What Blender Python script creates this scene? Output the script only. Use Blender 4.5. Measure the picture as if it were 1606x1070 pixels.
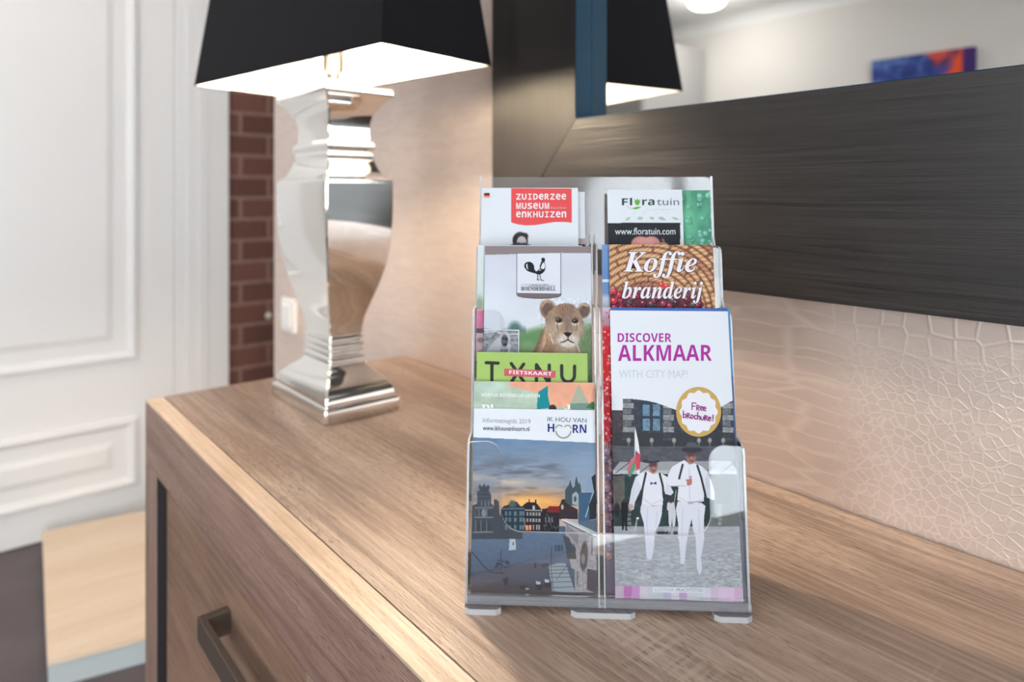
import bpy, bmesh, math, random
import numpy as np
from mathutils import Vector, Matrix

for o in list(bpy.data.objects):
    bpy.data.objects.remove(o)
SC = bpy.context.scene
COL = SC.collection
R = math.radians

# ------------------------------------------------------------------ camera
TOP = 0.80                                  # height of the sideboard top
cd = bpy.data.cameras.new('camera')
cam = bpy.data.objects.new('camera', cd)
COL.objects.link(cam)
cam.location = (1.22315, -0.72716, 1.13)
cam.rotation_euler = (R(90), 0, math.asin(0.7673976))
cd.sensor_width = 36.0
cd.lens = 1070.0 / 1606.0 * 36.0
cd.shift_y = -(535 - 306) / 1606.0
cd.clip_start = 0.02
cd.dof.use_dof = True
cd.dof.focus_distance = 0.565
cd.dof.aperture_fstop = 4.0
SC.camera = cam

# ------------------------------------------------------------------ view, world, big lights
SC.view_settings.view_transform = 'Standard'
SC.view_settings.look = 'None'
SC.view_settings.gamma = 1.0
SC.view_settings.exposure = 0.62
SC.view_settings.use_curve_mapping = False
try:
    SC.cycles.use_denoising = True
    SC.cycles.max_bounces = 14
    SC.cycles.transparent_max_bounces = 32
    SC.cycles.sample_clamp_indirect = 8.0
    SC.cycles.caustics_reflective = True
    SC.cycles.blur_glossy = 0.3
except Exception:
    pass

world = bpy.data.worlds.new('daylight')
SC.world = world
world.use_nodes = True
bg = world.node_tree.nodes['Background']
bg.inputs[0].default_value = (0.89, 0.945, 1.0, 1)
bg.inputs[1].default_value = 7.2


def portal(name, loc, rot, sx, sy):
    l = bpy.data.lights.new(name, 'AREA')
    l.shape = 'RECTANGLE'
    l.size, l.size_y = sx, sy
    l.cycles.is_portal = True
    o = bpy.data.objects.new(name, l)
    COL.objects.link(o)
    o.location = loc
    o.rotation_euler = rot
    return o


portal('daylight_garden_door', (3.07, -1.55, 1.08), (0, R(90), 0), 2.06, 1.3)
portal('daylight_window', (1.55, -4.37, 1.55), (R(90), 0, 0), 1.9, 1.3)

# ------------------------------------------------------------------ helpers


def lin(c):
    c = np.asarray(c, dtype=float)
    return np.where(c <= 0.04045, c / 12.92, ((c + 0.055) / 1.055) ** 2.4)


def rgb(*c):
    return tuple(lin(np.array(c) / 255.0)) + (1.0,)


def mat(name, col=(0.5, 0.5, 0.5, 1), rough=0.5, metal=0.0, spec=0.5, emit=None, es=1.0, coat=0.0):
    m = bpy.data.materials.new(name)
    m.use_nodes = True
    b = m.node_tree.nodes['Principled BSDF']
    b.inputs['Base Color'].default_value = col
    b.inputs['Roughness'].default_value = rough
    b.inputs['Metallic'].default_value = metal
    b.inputs['Specular IOR Level'].default_value = spec
    b.inputs['Coat Weight'].default_value = coat
    if emit:
        b.inputs['Emission Color'].default_value = emit
        b.inputs['Emission Strength'].default_value = es
    return m


class NT:
    """small node-tree writer"""

    def __init__(self, m):
        self.t = m.node_tree
        self.b = self.t.nodes['Principled BSDF'] if 'Principled BSDF' in self.t.nodes else None

    def n(self, kind, **kw):
        x = self.t.nodes.new(kind)
        for k, v in kw.items():
            if k.startswith('i_'):
                key = k[2:].replace('_', ' ')
                x.inputs[key].default_value = v
            else:
                setattr(x, k, v)
        return x

    def l(self, a, b):
        self.t.links.new(a, b)

    def coords(self, scale=(1, 1, 1), rot=(0, 0, 0), loc=(0, 0, 0), src='Object'):
        tc = self.n('ShaderNodeTexCoord')
        mp = self.n('ShaderNodeMapping')
        mp.inputs['Scale'].default_value = scale
        mp.inputs['Rotation'].default_value = rot
        mp.inputs['Location'].default_value = loc
        self.l(tc.outputs[src], mp.inputs['Vector'])
        return mp.outputs['Vector']

    def noise(self, vec, scale=5, detail=4, rough=0.55, dist=0.0):
        x = self.n('ShaderNodeTexNoise')
        x.inputs['Scale'].default_value = scale
        x.inputs['Detail'].default_value = detail
        x.inputs['Roughness'].default_value = rough
        x.inputs['Distortion'].default_value = dist
        self.l(vec, x.inputs['Vector'])
        return x.outputs['Fac']

    def ramp(self, fac, stops):
        x = self.n('ShaderNodeValToRGB')
        els = x.color_ramp.elements
        while len(els) < len(stops):
            els.new(0.5)
        for e, (p, c) in zip(els, stops):
            e.position = p
            e.color = c if len(c) == 4 else tuple(c) + (1,)
        self.l(fac, x.inputs['Fac'])
        return x.outputs['Color']

    def math(self, op, a, b=None, clamp=False):
        x = self.n('ShaderNodeMath', operation=op, use_clamp=clamp)
        for i, v in enumerate((a, b)):
            if v is None:
                continue
            if isinstance(v, (int, float)):
                x.inputs[i].default_value = v
            else:
                self.l(v, x.inputs[i])
        return x.outputs[0]

    def mix(self, fac, a, b, mode='MIX'):
        x = self.n('ShaderNodeMix', data_type='RGBA', blend_type=mode)
        for s, v in ((0, fac), (6, a), (7, b)):
            if isinstance(v, (int, float)):
                x.inputs[s].default_value = v
            elif isinstance(v, tuple):
                x.inputs[s].default_value = v
            else:
                self.l(v, x.inputs[s])
        return x.outputs[2]

    def bump(self, h, strength=0.3, dist=0.002):
        x = self.n('ShaderNodeBump')
        x.inputs['Strength'].default_value = strength
        x.inputs['Distance'].default_value = dist
        self.l(h, x.inputs['Height'])
        self.l(x.outputs['Normal'], self.b.inputs['Normal'])


G1 = (1, 1, 1, 1)
G0 = (0, 0, 0, 1)


def wood_mat(name, dark, mid, light, axis=0, rough=0.42, pore=0.6, saw=True, bump=0.25, seed=0.0, pang=3):
    """oak-look laminate, grain along the given axis"""
    m = mat(name, mid, rough)
    t = NT(m)

    def sc(along, across):
        v = [across] * 3
        v[axis] = along
        return tuple(v)
    off = (seed, seed * 1.7, seed * 0.6)
    broad = t.noise(t.coords(sc(1.1, 9), loc=off), 1.6, 5, 0.6, 0.6)
    c = t.ramp(broad, [(0.34, dark), (0.50, mid), (0.66, light)])
    fine = t.noise(t.coords(sc(5, 150), loc=off), 1.5, 6, 0.65, 0.25)
    c = t.mix(0.45, c, t.ramp(fine, [(0.36, dark), (0.51, mid), (0.64, light)]))
    streak = t.noise(t.coords(sc(1.4, 42), loc=off), 1.3, 3, 0.5, 0.5)
    c = t.mix(t.math('MULTIPLY', t.ramp(streak, [(0.58, G0), (0.70, G1)]), 0.55), c, dark)
    pores = t.noise(t.coords(sc(70, 700), rot=(0, 0, R(pang)), loc=off), 1.0, 3, 0.5)
    pz = t.noise(t.coords(sc(3, 9), loc=(off[0] + 7, off[1], 2)), 1.0, 2)
    pm = t.math('MULTIPLY', t.ramp(pores, [(0.55, G0), (0.64, G1)]), t.ramp(pz, [(0.36, (0.15, 0.15, 0.15, 1)), (0.60, G1)]))
    c = t.mix(t.math('MULTIPLY', pm, pore), c, tuple(x * 0.42 for x in dark[:3]) + (1,))
    if saw:                                       # pale saw chatter across the grain, in patches
        v = [5.0] * 3
        v[axis] = 150
        s1 = t.noise(t.coords(tuple(v), rot=(0, 0, R(8)), loc=off), 1.0, 2, 0.5, 0.4)
        patch = t.noise(t.coords(sc(2.6, 8), loc=(off[0] + 3, off[1] + 1, 0)), 1.0, 2)
        k = t.math('MULTIPLY', t.ramp(s1, [(0.52, G0), (0.60, G1)]), t.ramp(patch, [(0.57, G0), (0.66, G1)]))
        c = t.mix(t.math('MULTIPLY', k, 0.5), c, light)
    t.l(c, t.b.inputs['Base Color'])
    h = t.math('SUBTRACT', fine, t.math('MULTIPLY', pm, 0.6))
    t.bump(h, bump, 0.0012)
    return m


def mesh_obj(name, bm, m=None, parent=None, smooth=False):
    me = bpy.data.meshes.new(name)
    bmesh.ops.recalc_face_normals(bm, faces=bm.faces)
    bm.to_mesh(me)
    bm.free()
    o = bpy.data.objects.new(name, me)
    COL.objects.link(o)
    if m is not None:
        for x in (m if isinstance(m, (list, tuple)) else [m]):
            me.materials.append(x)
    if smooth:
        me.polygons.foreach_set('use_smooth', [True] * len(me.polygons))
    if parent:
        o.parent = parent
    return o


def tag(o, label=None, cat=None, group=None, kind=None):
    if label:
        o['label'] = label
    if cat:
        o['category'] = cat
    if group:
        o['group'] = group
    if kind:
        o['kind'] = kind
    return o


def empty(name, loc, rz=0):
    o = bpy.data.objects.new(name, None)
    COL.objects.link(o)
    o.location = loc
    o.rotation_euler = (0, 0, rz)
    o.empty_display_size = 0.05
    return o


def box(bm, x0, x1, y0, y1, z0, z1, bev=0.0, mi=0):
    vs = [bm.verts.new((x, y, z)) for x in (x0, x1) for y in (y0, y1) for z in (z0, z1)]
    fs = [(0, 1, 3, 2), (4, 6, 7, 5), (0, 4, 5, 1), (2, 3, 7, 6), (0, 2, 6, 4), (1, 5, 7, 3)]
    out = []
    for f in fs:
        fc = bm.faces.new([vs[i] for i in f])
        fc.material_index = mi
        out.append(fc)
    if bev > 0:
        es = list({e for f in out for e in f.edges})
        bmesh.ops.bevel(bm, geom=es, offset=bev, segments=2, affect='EDGES', profile=0.5)
    return vs


def boxo(name, m, parent, *a, bev=0.0):
    bm = bmesh.new()
    box(bm, *a, bev=bev)
    return mesh_obj(name, bm, m, parent)


def prism(bm, pts, mapf, d0, d1, rim=0):
    """extrude a 2D outline between depths d0,d1; mapf(a,b,d)->xyz ; rim faces get material index rim"""
    n = len(pts)
    A = [bm.verts.new(mapf(a, b, d0)) for a, b in pts]
    B = [bm.verts.new(mapf(a, b, d1)) for a, b in pts]
    f = [bm.faces.new(A), bm.faces.new(B[::-1])]
    for i in range(n):
        q = bm.faces.new((A[i], B[i], B[(i + 1) % n], A[(i + 1) % n]))
        q.material_index = rim
    for q in f:
        q.normal_update()
    bmesh.ops.triangulate(bm, faces=f)


def lathe(bm, prof, segs=32, cx=0, cy=0):
    rings = []
    for z, r in prof:
        rings.append([bm.verts.new((cx + r * math.cos(2 * math.pi * k / segs), cy + r * math.sin(2 * math.pi * k / segs), z)) for k in range(segs)])
    for a, b in zip(rings, rings[1:]):
        for k in range(segs):
            bm.faces.new((a[k], a[(k + 1) % segs], b[(k + 1) % segs], b[k]))
    bm.faces.new(rings[0][::-1])
    bm.faces.new(rings[-1])


def arc(cx, cy, r, a0, a1, n=8):
    return [(cx + r * math.cos(R(a0 + (a1 - a0) * i / n)), cy + r * math.sin(R(a0 + (a1 - a0) * i / n))) for i in range(n + 1)]


# ------------------------------------------------------------------ materials
M = {}
M['white_paint'] = mat('white_paint', rgb(242, 240, 240), 0.28, spec=0.5)
M['plaster'] = mat('plaster', rgb(226, 222, 217), 0.8)
M['ceiling'] = mat('ceiling_paint', rgb(240, 240, 238), 0.85)
M['floor'] = mat('dark_floor', rgb(92, 82, 84), 0.5)
tt = NT(M['floor'])
tt.l(tt.ramp(tt.noise(tt.coords((3, 3, 3)), 2, 4), [(0.3, rgb(86, 76, 79)), (0.7, rgb(98, 88, 89))]), tt.b.inputs['Base Color'])

# wallpaper embossed like reptile hide, pearl sheen
wp = mat('hide_wallpaper', rgb(204, 184, 168), 0.34, metal=0.5, spec=0.5)
t = NT(wp)
warp = t.coords((1, 1, 1))
nz = t.n('ShaderNodeTexNoise')
nz.inputs['Scale'].default_value = 7.0
nz.inputs['Detail'].default_value = 2.0
t.l(warp, nz.inputs['Vector'])
vadd = t.n('ShaderNodeVectorMath', operation='MULTIPLY_ADD')
t.l(nz.outputs['Color'], vadd.inputs[0])
vadd.inputs[1].default_value = (0.035, 0.0, 0.035)
t.l(warp, vadd.inputs[2])


def hide_cells(sx, sz, rnd=0.75):
    mp = t.n('ShaderNodeMapping')
    mp.inputs['Scale'].default_value = (sx, 0.001, sz)
    t.l(vadd.outputs[0], mp.inputs['Vector'])
    v = t.n('ShaderNodeTexVoronoi', feature='DISTANCE_TO_EDGE')
    v.inputs['Scale'].default_value = 1.0
    v.inputs['Randomness'].default_value = rnd
    t.l(mp.outputs['Vector'], v.inputs['Vector'])
    return t.ramp(v.outputs['Distance'], [(0.0, G0), (0.10, G1)])


sep = t.n('ShaderNodeSeparateXYZ')
t.l(warp, sep.inputs[0])
band = t.noise(t.coords((1.0, 0.01, 0.35), loc=(0.4, 0, 0.2)), 3.4, 1)
wide = hide_cells(9, 62, 0.55)
small = hide_cells(95, 105, 0.85)
big = hide_cells(44, 40, 0.35)
bx = t.math('ADD', sep.outputs['X'], t.math('MULTIPLY', t.math('SUBTRACT', band, 0.5), 0.35))
f1 = t.ramp(bx, [(0.86, G0), (0.90, G1)])
f2 = t.ramp(t.math('ADD', t.math('MULTIPLY', sep.outputs['Z'], 1.3), t.math('MULTIPLY', bx, 0.25)), [(0.0, G0), (1.0, G1)])
f2 = t.ramp(t.math('ADD', t.math('SUBTRACT', sep.outputs['Z'], 0.93), t.math('MULTIPLY', t.math('SUBTRACT', band, 0.5), 0.2)), [(0.0, G0), (0.07, G1)])
cells = t.mix(f1, wide, t.mix(f2, small, big))
tone = t.noise(t.coords((14, 1, 60)), 1.0, 3)
base = t.ramp(tone, [(0.3, rgb(216, 198, 189)), (0.7, rgb(223, 206, 197))])
line = rgb(234, 219, 210)
lm = t.ramp(sep.outputs['X'], [(0.30, (0.25, 0.25, 0.25, 1)), (0.80, G1)])
t.l(t.mix(t.math('MULTIPLY', t.math('SUBTRACT', 1.0, cells), lm), base, line), t.b.inputs['Base Color'])
t.l(t.mix(cells, (0.30, 0.30, 0.30, 1), (0.40, 0.40, 0.40, 1)), t.b.inputs['Roughness'])
calm = t.ramp(sep.outputs['X'], [(0.35, (0.12, 0.12, 0.12, 1)), (0.80, G1)])
t.bump(t.math('MULTIPLY', t.math('MULTIPLY', cells, -1.0), calm), 0.22, 0.0008)
M['wallpaper'] = wp

# old brick with pale mortar, courses along Y
bk = mat('old_brick', rgb(110, 70, 60), 0.85)
t = NT(bk)
tc = t.n('ShaderNodeTexCoord')
sp = t.n('ShaderNodeSeparateXYZ')
t.l(tc.outputs['Object'], sp.inputs[0])
cb = t.n('ShaderNodeCombineXYZ')
t.l(sp.outputs['Y'], cb.inputs[0])
t.l(sp.outputs['Z'], cb.inputs[1])
nn = t.noise(tc.outputs['Object'], 60, 3)
br = t.n('ShaderNodeTexBrick')
br.offset = 0.5
br.inputs['Scale'].default_value = 1.0
br.inputs['Brick Width'].default_value = 0.215
br.inputs['Row Height'].default_value = 0.0815
br.inputs['Mortar Size'].default_value = 0.008
br.inputs['Mortar Smooth'].default_value = 0.35
br.inputs['Color1'].default_value = rgb(140, 98, 88)
br.inputs['Color2'].default_value = rgb(114, 78, 70)
br.inputs['Mortar'].default_value = rgb(166, 140, 128)
mpb = t.n('ShaderNodeMapping')
mpb.inputs['Location'].default_value = (0.065, 0.022, 0)
t.l(cb.outputs[0], mpb.inputs['Vector'])
t.l(mpb.outputs['Vector'], br.inputs['Vector'])
t.l(t.mix(0.45, br.outputs['Color'], t.ramp(nn, [(0.3, rgb(70, 50, 46)), (0.7, rgb(150, 115, 102))]), 'OVERLAY'), t.b.inputs['Base Color'])
t.bump(br.outputs['Fac'], 0.6, -0.006)
M['brick'] = bk

M['oak_top'] = wood_mat('oak_top', rgb(112, 90, 77), rgb(156, 131, 115), rgb(196, 174, 157), 0, 0.32, 0.75, True, 0.35, 0.0, 14)
M['oak_strip'] = wood_mat('oak_strip', rgb(168, 142, 120), rgb(200, 176, 153), rgb(224, 204, 184), 0, 0.36, 0.3, False, 0.2, 2.3)
M['oak_front'] = wood_mat('oak_front', rgb(112, 84, 74), rgb(146, 116, 104), rgb(172, 142, 128), 0, 0.5, 0.55, False, 0.3, 5.1)
M['oak_stile'] = wood_mat('oak_stile', rgb(116, 90, 80), rgb(148, 120, 108), rgb(172, 144, 130), 2, 0.5, 0.5, False, 0.3, 7.7)
M['oak_door'] = wood_mat('oak_door', rgb(112, 86, 72), rgb(144, 114, 96), rgb(170, 140, 118), 0, 0.5, 0.4, False, 0.2, 9.4)
M['back_and_gap_shade'] = mat('dark_back_and_gap_shade', rgb(40, 34, 34), 0.6)  # dark tone of the back panel and of the painted gap shade
M['bronze'] = mat('bronze_handle', rgb(120, 108, 98), 0.38, metal=0.75)

M['chrome'] = mat('chrome', (0.80, 0.79, 0.77, 1), 0.05, metal=1.0)
M['nickel'] = mat('nickel', (0.70, 0.69, 0.66, 1), 0.25, metal=1.0)
fab = mat('black_shade_cloth', rgb(34, 32, 36), 0.9, spec=0.1)
t = NT(fab)
wv = t.noise(t.coords((900, 900, 900)), 1.0, 2)
t.l(t.ramp(wv, [(0.3, rgb(15, 13, 16)), (0.7, rgb(25, 23, 27))]), t.b.inputs['Base Color'])
t.bump(wv, 0.25, 0.0006)
fab.node_tree.nodes['Principled BSDF'].inputs['Sheen Weight'].default_value = 0.05
M['shade_cloth'] = fab
M['shade_lining'] = mat('white_lining', rgb(250, 248, 240), 0.8)
M['bulb'] = mat('lamp_bulb', (1, 1, 1, 1), 0.4, emit=(1.0, 0.82, 0.61, 1), es=520.0)

fr = mat('black_brown_wood', rgb(40, 35, 34), 0.42, spec=0.5)


def frame_mat(name, axis):
    m = mat(name, rgb(38, 34, 33), 0.36, spec=0.55)
    t = NT(m)

    def sc(along, across):
        v = [across] * 3
        v[axis] = along
        return tuple(v)
    a = t.noise(t.coords(sc(6, 260)), 1.0, 5, 0.65, 0.5)
    b = t.noise(t.coords(sc(2, 26)), 1.0, 3, 0.5, 1.2)
    g = t.math('MULTIPLY', t.ramp(a, [(0.35, G0), (0.62, G1)]), t.ramp(b, [(0.3, (0.35, 0.35, 0.35, 1)), (0.65, G1)]))
    t.l(t.mix(g, rgb(30, 26, 26), rgb(41, 36, 35)), t.b.inputs['Base Color'])
    t.l(t.ramp(a, [(0.3, (0.30, 0.30, 0.30, 1)), (0.7, (0.46, 0.46, 0.46, 1))]), t.b.inputs['Roughness'])
    t.bump(g, 0.22, 0.0007)
    return m


M['frame_x'] = frame_mat('black_brown_wood_along', 0)
M['frame_z'] = frame_mat('black_brown_wood_upright', 2)
M['mirror'] = mat('mirror_glass', (0.93, 0.94, 0.94, 1), 0.0, metal=1.0)


def clear_mat(name, tint, rough=0.03, ior=1.49, haze=0.0, hcol=(0.9, 0.92, 0.97, 1)):
    """thin clear sheet: see-through with a Fresnel reflection"""
    m = bpy.data.materials.new(name)
    m.use_nodes = True
    nt = m.node_tree
    nt.nodes.clear()
    out = nt.nodes.new('ShaderNodeOutputMaterial')
    tr = nt.nodes.new('ShaderNodeBsdfTransparent')
    tr.inputs[0].default_value = tint
    gl = nt.nodes.new('ShaderNodeBsdfGlossy')
    gl.inputs['Roughness'].default_value = rough
    gl.inputs[0].default_value = (1, 1, 1, 1)
    fz = nt.nodes.new('ShaderNodeFresnel')
    fz.inputs[0].default_value = ior
    mx = nt.nodes.new('ShaderNodeMixShader')
    nt.links.new(fz.outputs[0], mx.inputs[0])
    last = tr.outputs[0]
    if haze > 0:
        df = nt.nodes.new('ShaderNodeBsdfDiffuse')
        df.inputs[0].default_value = hcol
        m2 = nt.nodes.new('ShaderNodeMixShader')
        m2.inputs[0].default_value = haze
        nt.links.new(last, m2.inputs[1])
        nt.links.new(df.outputs[0], m2.inputs[2])
        last = m2.outputs[0]
    nt.links.new(last, mx.inputs[1])
    nt.links.new(gl.outputs[0], mx.inputs[2])
    nt.links.new(mx.outputs[0], out.inputs[0])
    return m


M['acrylic'] = clear_mat('clear_acrylic', (0.99, 0.99, 0.995, 1), 0.02, 1.45, 0.008)
M['acrylic_back'] = clear_mat('clear_acrylic_back', (0.97, 0.97, 0.985, 1), 0.06, 1.49, 0.05)
M['acrylic_edge'] = clear_mat('acrylic_edge', (0.96, 0.965, 0.99, 1), 0.10, 1.5, 0.5, (0.93, 0.94, 0.99, 1))
M['acrylic_foot'] = clear_mat('acrylic_foot', (0.98, 0.98, 0.995, 1), 0.06, 1.49, 0.15, (0.90, 0.90, 0.98, 1))
M['pane'] = clear_mat('window_pane', (0.95, 0.97, 0.97, 1), 0.0, 1.5)
M['dome'] = mat('lamp_dome', (1, 1, 1, 1), 0.4, emit=(1.0, 0.96, 0.91, 1), es=31.0)

# ------------------------------------------------------------------ room shell


def struct(name, m, *a, bev=0.0):
    return tag(boxo(name, m, None, *a, bev=bev), kind='structure')


struct('floor', M['floor'], -3.5, 3.1, -4.4, 0.7, -0.1, 0.0)
struct('ceiling', M['ceiling'], -3.5, 3.1, -4.4, 0.7, 2.6, 2.7)
struct('wall_back', M['wallpaper'], -0.705, 3.1, 0.0, 0.7, 0.0, 2.6)
struct('wall_alcove', M['plaster'], -1.55, -0.705, 0.6, 0.7, 0.0, 2.6)
struct('wall_alcove_side', M['brick'], -1.55, -1.45, 0.105, 0.6, 0.0, 2.6)
struct('wall_left', M['plaster'], -1.55, -1.47, -1.1, 0.105, 0.0, 2.6)
struct('wall_return', M['plaster'], -3.5, -1.55, -1.1, -1.0, 0.0, 2.6)
struct('wall_far_left', M['plaster'], -3.5, -3.4, -4.4, -1.1, 0.0, 2.6)

bm = bmesh.new()                                          # right wall round the garden door
box(bm, 3.0, 3.1, -0.9, 0.0, 0, 2.6)
box(bm, 3.0, 3.1, -4.4, -2.2, 0, 2.6)
box(bm, 3.0, 3.1, -2.2, -0.9, 2.1, 2.6)
tag(mesh_obj('wall_right', bm, M['plaster']), kind='structure')
bm = bmesh.new()                                          # wall behind the camera round its window
box(bm, -3.4, 0.6, -4.4, -4.3, 0, 2.6)
box(bm, 2.5, 3.0, -4.4, -4.3, 0, 2.6)
box(bm, 0.6, 2.5, -4.4, -4.3, 0, 0.9)
box(bm, 0.6, 2.5, -4.4, -4.3, 2.2, 2.6)
tag(mesh_obj('wall_front', bm, M['plaster']), kind='structure')
bm = bmesh.new()                                          # cove where wall meets ceiling
prism(bm, [(0, 0), (0, -0.09)] + arc(0.09, -0.09, 0.09, 180, 90, 6) + [(0.09, 0)], lambda a, b, d: (d, -4.3 + a, 2.6 + b), -3.4, 3.0)
tag(mesh_obj('trim_1', bm, M['ceiling']), kind='structure')


def glazed(name, m, horiz, a0, a1, z0, z1, p, n_v, n_h, fw=0.06):
    """glazed door or window in a wall at depth p (horiz 'x' or 'y' is the direction it runs)"""
    f = (lambda a, d, z: (a, p + d, z)) if horiz == 'x' else (lambda a, d, z: (p + d, a, z))
    bm = bmesh.new()

    def b(a_0, a_1, d0, d1, z_0, z_1):
        q0, q1 = f(a_0, d0, z_0), f(a_1, d1, z_1)
        box(bm, min(q0[0], q1[0]), max(q0[0], q1[0]), min(q0[1], q1[1]), max(q0[1], q1[1]), z_0, z_1)
    b(a0, a0 + fw, -.025, .025, z0, z1)
    b(a1 - fw, a1, -.025, .025, z0, z1)
    b(a0 + fw, a1 - fw, -.025, .025, z0, z0 + fw)
    b(a0 + fw, a1 - fw, -.025, .025, z1 - fw, z1)
    for i in range(1, n_v):
        a = a0 + (a1 - a0) * i / n_v
        b(a - .03, a + .03, -.02, .02, z0 + fw, z1 - fw)
    for i in range(1, n_h):
        z = z0 + (z1 - z0) * i / n_h
        b(a0 + fw, a1 - fw, -.015, .015, z - .015, z + .015)
    o = tag(mesh_obj(name, bm, m), kind='structure')
    bm = bmesh.new()
    b(a0 + .05, a1 - .05, -.003, .003, z0 + .05, z1 - .05)
    mesh_obj('pane', bm, M['pane'], o)
    return o


glazed('door_2', M['white_paint'], 'y', -2.2, -0.9, 0.0, 2.1, 3.05, 2, 1)
glazed('window_1', M['white_paint'], 'x', 0.6, 2.5, 0.9, 2.2, -4.35, 2, 1)

# white panelled door and its casing on the left wall (plane X = -1.45)
d = tag(empty('door_1', (-1.45, -0.5, 0)), kind='structure')


def rel(o):
    return o.location


def door_box(bm, y0, y1, z0, z1, x0, x1, bev=0.0):
    box(bm, x0, x1, y0 + 0.5, y1 + 0.5, z0, z1, bev)


bm = bmesh.new()
door_box(bm, -1.0, -0.085, 0.005, 2.08, -0.045, -0.012)
mesh_obj('leaf', bm, M['white_paint'], d)


def moulded_panel(y0, y1, z0, z1):
    """raised frame moulding, sunk field and bevelled centre, all in one panel mesh"""
    bm = bmesh.new()
    prof = [(0.0, -0.012), (0.006, 0.004), (0.016, 0.006), (0.026, -0.004), (0.034, -0.010), (0.075, -0.009), (0.095, -0.002)]
    rings = []
    for ins, x in prof:
        rings.append([bm.verts.new((x, yy + 0.5, zz)) for yy, zz in ((y0 + ins, z0 + ins), (y1 - ins, z0 + ins), (y1 - ins, z1 - ins), (y0 + ins, z1 - ins))])
    for a, b in zip(rings, rings[1:]):
        for k in range(4):
            bm.faces.new((a[k], a[(k + 1) % 4], b[(k + 1) % 4], b[k]))
    bm.faces.new(rings[-1])
    return mesh_obj('panel', bm, M['white_paint'], d)


moulded_panel(-0.87, -0.20, 0.555, 1.95)
moulded_panel(-0.87, -0.20, 0.115, 0.355)
bm = bmesh.new()                                          # stepped casing, right upright and head
for y0, y1, x1 in ((-0.078, -0.045, 0.004), (-0.045, -0.005, 0.012), (-0.005, 0.03, 0.018), (0.03, 0.104, 0.014)):
    door_box(bm, y0, y1, 0, 2.2, -0.06, x1, 0.003)
door_box(bm, -1.0, -0.08, 2.09, 2.2, -0.06, 0.012, 0.003)
mesh_obj('casing', bm, M['white_paint'], d)
# handle of the door (out of view to the left)
bm = bmesh.new()
box(bm, -0.012, 0.0, -0.40, -0.36, 0.95, 1.15, 0.003)
box(bm, 0.0, 0.045, -0.388, -0.372, 1.05, 1.066, 0.003)
box(bm, 0.033, 0.049, -0.388, -0.28, 1.05, 1.066, 0.003)
mesh_obj('door_handle', bm, M['nickel'], d)

# ------------------------------------------------------------------ sideboard
sb = tag(empty('sideboard', (0, -0.238, 0)), 'long oak-look sideboard with a greyer front carrying lamp and leaflet stand', 'sideboard')
SX0, SX1, SF = 0.0, 2.10, -0.4755


def sbox(name, m, x0, x1, y0, y1, z0, z1, bev=0.0008, parent=None):
    o = boxo(name, m, parent or sb, x0, x1, y0 + 0.238, y1 + 0.238, z0, z1, bev=bev)
    return o


sbox('top', M['oak_top'], SX0, SX1, SF + 0.0276, -0.003, 0.762, TOP, 0.0005)
sbox('front_edging', M['oak_strip'], SX0, SX1, SF, SF + 0.0262, 0.7968, TOP, 0.0005)
sbox('top_rail', M['oak_front'], SX0 + 0.0, SX1, SF, SF + 0.0264, 0.700, 0.7962, 0.0006)
for x0, x1 in ((0.0, 0.074), (0.632, 0.692), (1.26, 1.32), (2.04, 2.10)):
    sbox('stile', M['oak_stile'], x0, x1, SF, SF + 0.0264, 0.05, 0.6996, 0.0006)
sbox('gap_shade_strip', M['back_and_gap_shade'], 0.0742, 0.0756, SF + 0.0006, SF + 0.0262, 0.052, 0.6994, 0)  # dark strip on the stile, paints the shade of the door gap
sbox('plinth', M['oak_front'], SX0, SX1, SF + 0.001, SF + 0.026, 0.0, 0.0496)
for x0, x1 in ((0.0, 0.02), (2.08, 2.10)):
    sbox('side_panel', M['oak_stile'], x0, x1, SF + 0.0268, -0.003, 0.0, 0.7615)
sbox('back_panel', M['back_and_gap_shade'], 0.021, 2.079, -0.012, -0.004, 0.02, 0.761)
sbox('inner_shadow_board', M['back_and_gap_shade'], 0.021, 2.079, SF + 0.034, SF + 0.05, 0.02, 0.761, 0).name = 'gap_shade_board'  # dark board behind the doors, gap shade put into its colour
for x0, x1, hx in ((0.094, 0.629, 0.38), (0.695, 1.257, 0.75), (1.323, 2.02, 1.68)):
    dr = sbox('door', M['oak_door'], x0, x1, SF + 0.010, SF + 0.030, 0.056, 0.6975, 0.0008)
    bm = bmesh.new()                                      # square-section bow handle
    yf = SF + 0.010 + 0.238
    for a, b_ in ((hx, hx + 0.012), (hx + 0.198, hx + 0.21)):
        box(bm, a, b_, yf - 0.026, yf, 0.612, 0.640, 0.0006)
    box(bm, hx, hx + 0.21, yf - 0.034, yf - 0.0262, 0.612, 0.640, 0.0006)
    mesh_obj('handle', bm, M['bronze'], dr)

# ------------------------------------------------------------------ wooden step on the floor, switch, bell push
st = tag(empty('wooden_step', (-0.96, -0.39, 0)), 'low pale wooden step with a whitish riser on the dark floor by the white door', 'step')
ply = wood_mat('pale_birch', rgb(226, 200, 172), rgb(236, 212, 186), rgb(243, 222, 200), 1, 0.6, 0.1, False, 0.05, 4.0)
riser = mat('pale_blue_grey', rgb(196, 204, 206), 0.6)


def quadslab(name, m, pts, z0, z1, parent):
    bm = bmesh.new()
    prism(bm, [(x + 0.96, y + 0.39) for x, y in pts], lambda a, b, d: (a, b, d), z0, z1)
    return mesh_obj(name, bm, m, parent)


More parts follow.
